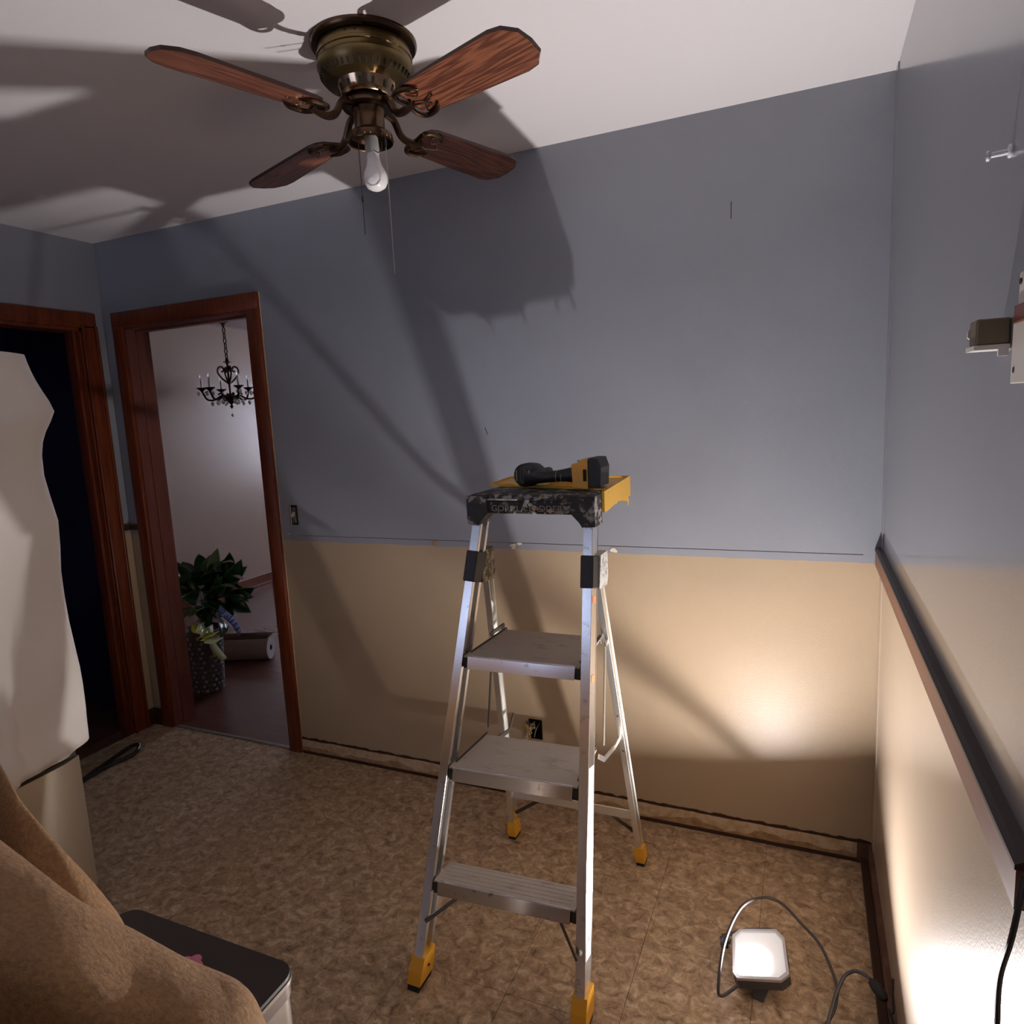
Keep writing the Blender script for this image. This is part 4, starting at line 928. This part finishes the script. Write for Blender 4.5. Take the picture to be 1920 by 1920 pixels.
for k in range(6):
    a = k * PI / 3 + .583; d = Vector((math.cos(a), math.sin(a), 0)); R_ = .225 
    q = lambda r, z: CC + d * r + Vector((0, 0, z))
    zt = zc - (.222 if k % 2 else .230)
    arm = MB().tube(catmull([q(.015, zc - .31), q(.07, zc - .285), q(.13, zc - .315), q(.19, zc - .31), q(R_, zt - .02)], 5), .0085, 6).build('arm', M['bronze'], ch, smooth=True)
    MB().lathe([(.008, -.024), (.016, -.012), (.038, .004), (.044, .012), (.038, .010), (.010, .004)], q(R_, zt), 14).build('drip_pan', M['bronze'], arm, smooth=True)
    MB().lathe([(.0085, .004), (.0085, .075), (.006, .077)], q(R_, zt), 12).build('candle_sleeve', M['candle'], arm, smooth=True)
    MB().lathe([(.004, .077), (.010, .092), (.009, .105), (.002, .128)], q(R_, zt), 12).build('candle_bulb', M['glass'], arm, smooth=True)
    for (r, z) in ((R_ + .03, zt - .035), (R_ - .03, zt - .035), (.15, zc - .345), (.095, zc - .335)):
        MB().lathe([(.001, .030), (.0015, .018), (.010, .012), (.015, 0), (.010, -.014), (.001, -.024)], q(r, z), 8).build('crystal_drop', M['crystal'], arm)
MB().tube([CC + Vector((0, 0, zc - .395)), CC + Vector((0, 0, zc - .43))], .0012, 5).build('drop_wire', M['chain'], ch)
MB().lathe([(.001, .012), (.009, .002), (.011, -.008), (.001, -.022)], CC + Vector((0, 0, zc - .445)), 8).build('crystal_drop', M['crystal'], ch)

# plant in the doorway
PX, PY = -0.065, 0.42
pt_ = thing('potted_plant', (PX, PY, 0), 'leafy peace lily in a woven pot just through the doorway', 'plant')
b = MB(); b.lathe([(.080, 0), (.086, .02), (.108, .36), (.112, .38), (.104, .385), (.095, .36), (.05, .355)], (PX, PY, 0), 28)
pot = b.build('pot', M['pot'], pt_, smooth=True)
for r_ in range(12):
    z = .03 + r_ * .029; rad = .088 + .022 * z / .36
    for k in range(22):
        a = 2 * PI * (k + .5 * (r_ % 2)) / 22; d = Vector((math.cos(a), math.sin(a), 0))
        if d.y > .35: continue
        MB().lathe([(.004, -.001), (.0105, .002), (.007, .005), (.002, .007)], Vector((PX, PY, z)) + d * rad, 6, d).build('weave_knot', M['knot'] if (k + r_) % 2 else M['pot'], pot, smooth=True)
def leaf(parent, base, tip, width, m_, droop=.03, side=None, name='leaf'):
    base, tip = Vector(base), Vector(tip); L = (tip - base).length; d = (tip - base).normalized()
    s_ = side if side else d.cross(Vector((0, 0, 1)))
    if s_.length < .1: s_ = Vector((1, 0, 0))
    s_ = Vector(s_).normalized(); n_ = s_.cross(d); rows = []
    for k in range(9):
        t = k / 8; wd = width * (math.sin(PI * min(1, t * 1.02) ** .8) ** .8 if 0 < t < 1 else .02)
        c = base + d * L * t + n_ * (droop * math.sin(PI * t)) - Vector((0, 0, droop * t * t))
        rows.append([c + s_ * wd * u + n_ * (abs(u) * wd * .35) for u in (-1, -.5, 0, .5, 1)])
    return MB().grid(rows).build(name, m_, parent, smooth='all', solid=.0012)
rnd = random.Random(5)
tips = []
for k in range(46):
    a = rnd.uniform(0, 2 * PI); el = rnd.uniform(-.15, 1.25); r0 = rnd.uniform(.10, .20)
    c = Vector((.03, .40, .52)); d = Vector((math.cos(a) * math.cos(el), math.sin(a) * math.cos(el) * .55, math.sin(el)))
    bs = c + d * r0 * Vector((1, 1, 1)).length * .6; L = rnd.uniform(.14, .20)
    if bs.x < -.22: continue
    dd = (d + Vector((0, 0, rnd.uniform(-.7, .3)))).normalized()
    if bs.y + dd.y * L < .155: dd.y = abs(dd.y)
    if bs.y < .17: bs.y = .17
    sd = dd.cross(Vector((.72, -.62, .3)) + Vector((rnd.uniform(-.8, .8), rnd.uniform(-.8, .8), rnd.uniform(-.8, .8))))
    leaf(pt_, bs, bs + dd * L, rnd.uniform(.036, .050), M['leaf_light'] if k % 9 == 4 else M['leaf'], .02, side=sd)
    MB().tube(catmull([(PX, PY, .36), c * .5 + Vector((PX, PY, .36)) * .5, bs], 4), .002, 5).build('stalk', M['stem'], pt_)
for (b0, t0, w_, m_) in (((.12, .33, .66), (.27, .30, .79), .060, M['leaf']), ((.16, .30, .64), (.37, .30, .70), .030, M['leaf_light']), ((.18, .30, .60), (.42, .32, .62), .045, M['leaf']),
                         ((-.02, .30, .66), (-.09, .30, .80), .055, M['leaf']), ((.10, .28, .60), (.34, .25, .54), .042, M['leaf']), ((.06, .3, .64), (.10, .28, .76), .045, M['leaf']),
                         ((-.04, .24, .40), (-.09, .20, .27), .042, M['leaf_yellow']), ((.05, .30, .56), (.20, .24, .45), .04, M['leaf']), ((0, .28, .55), (-.04, .2, .42), .045, M['leaf'])):
    leaf(pt_, b0, t0, w_, m_, .02)
for (b0, t0) in (((.22, .36, .80), (.30, .36, .81)), ((.28, .36, .73), (.36, .36, .71)), ((.10, .3, .66), (.13, .28, .69))):
    leaf(pt_, b0, t0, .016, M['petal'], .004, name='flower')
rb = thing('ribbon_bow', (.185, .25, .38), 'yellow ribbon bow tied on the front of the plant pot', 'bow')
random.seed(11)
bc = Vector((.185, .245, .425))
for (dx, dz, l, w_, m_) in ((-.075, .055, .09, .036, 'ribbon'), (-.02, .07, .08, .034, 'ribbon_pale'), (.03, .055, .09, .036, 'ribbon_pale'), (.075, .02, .09, .028, 'ribbon'), (.09, -.02, .09, .036, 'ribbon_pale'),
                           (-.03, -.01, .05, .03, 'ribbon'), (.03, -.015, .06, .03, 'ribbon'), (.015, .02, .05, .03, 'ribbon')):
    e = bc + Vector((dx, -.02, dz)); mid = (bc + e) / 2 + Vector((0, -.045, .0))
    P = catmull([bc, mid, e, (bc + e) / 2 + Vector((0, .005, -.01)), bc + Vector((.004, 0, 0))], 5); s_ = Vector((-dz, .25, dx)).normalized()
    MB().grid([[p - s_ * w_ * .7, p + s_ * w_ * .7] for p in P]).build('loop', M[m_], rb, smooth='all', solid=.001)
for (x, z, l) in ((.285, .295, 0), (.235, .31, 1)):
    P = catmull([bc, bc + Vector((.04, -.02, -.05)), (x, .235, z)], 5); MB().grid([[p - Vector((.022, 0, .012)), p + Vector((.022, 0, .012))] for p in P]).build('tail', M['ribbon_pale' if l == 0 else 'ribbon'], rb, smooth='all', solid=.001)
MB().tube(catmull([bc, bc + Vector((.035, -.01, -.08)), bc + Vector((.045, 0, -.12)), bc + Vector((.02, 0, -.16))], 5), .0025, 6).build('curling_string', M['petal'], rb, smooth=True)
fo = thing('foil_wrap', (.27, .28, .5), 'crumpled blue foil hanging among the leaves of the potted plant', 'foil')
P = catmull([(.27, .25, .575), (.33, .235, .55), (.37, .24, .515), (.415, .24, .455)], 6)
MB().grid([[p - Vector((.012, 0, .022)), p + Vector((.002, -.01 * (k % 2), 0)), p + Vector((.014, 0, .020))] for k, p in enumerate(P)]).build('foil_sheet', M['foil'], fo, solid=.001)
P = catmull([(.255, .25, .555), (.275, .24, .525), (.295, .24, .50)], 5)
MB().grid([[p - Vector((.010, 0, .004)), p + Vector((.010, 0, .006))] for p in P]).build('foil_strip', M['foil'], fo, solid=.001)
# roll on the floor
ro = thing('paper_roll', (-.25, .97, 0), 'thick brown roll lying on the dark floor behind the plant', 'roll')
ax0, ax1 = Vector((-.62, .74, .076)), Vector((-.095, .96, .076))
MB().tube([ax0, ax1], .076, 28).build('roll', M['paper'], ro, smooth=True)
dr = (ax1 - ax0).normalized()
MB().lathe([(.073, 0), (.075, .004), (.020, .004), (.018, -.002)], ax1, 28, dr).build('roll_end', M['paper_end'], ro, smooth=True)
MB().lathe([(.018, .002), (.014, .005)], ax1, 16, dr).build('core', M['rubber'], ro)
P = [ax0 + Vector((0, 0, .079)) + dr * .0, ax1 + Vector((0, 0, .079))]
MB().grid([[p + Vector((0, -.03, -.008)), p + Vector((0, .0, .002)), p + Vector((0, .045, .012))] for p in P]).build('loose_flap', M['bronze'], ro, solid=.003)
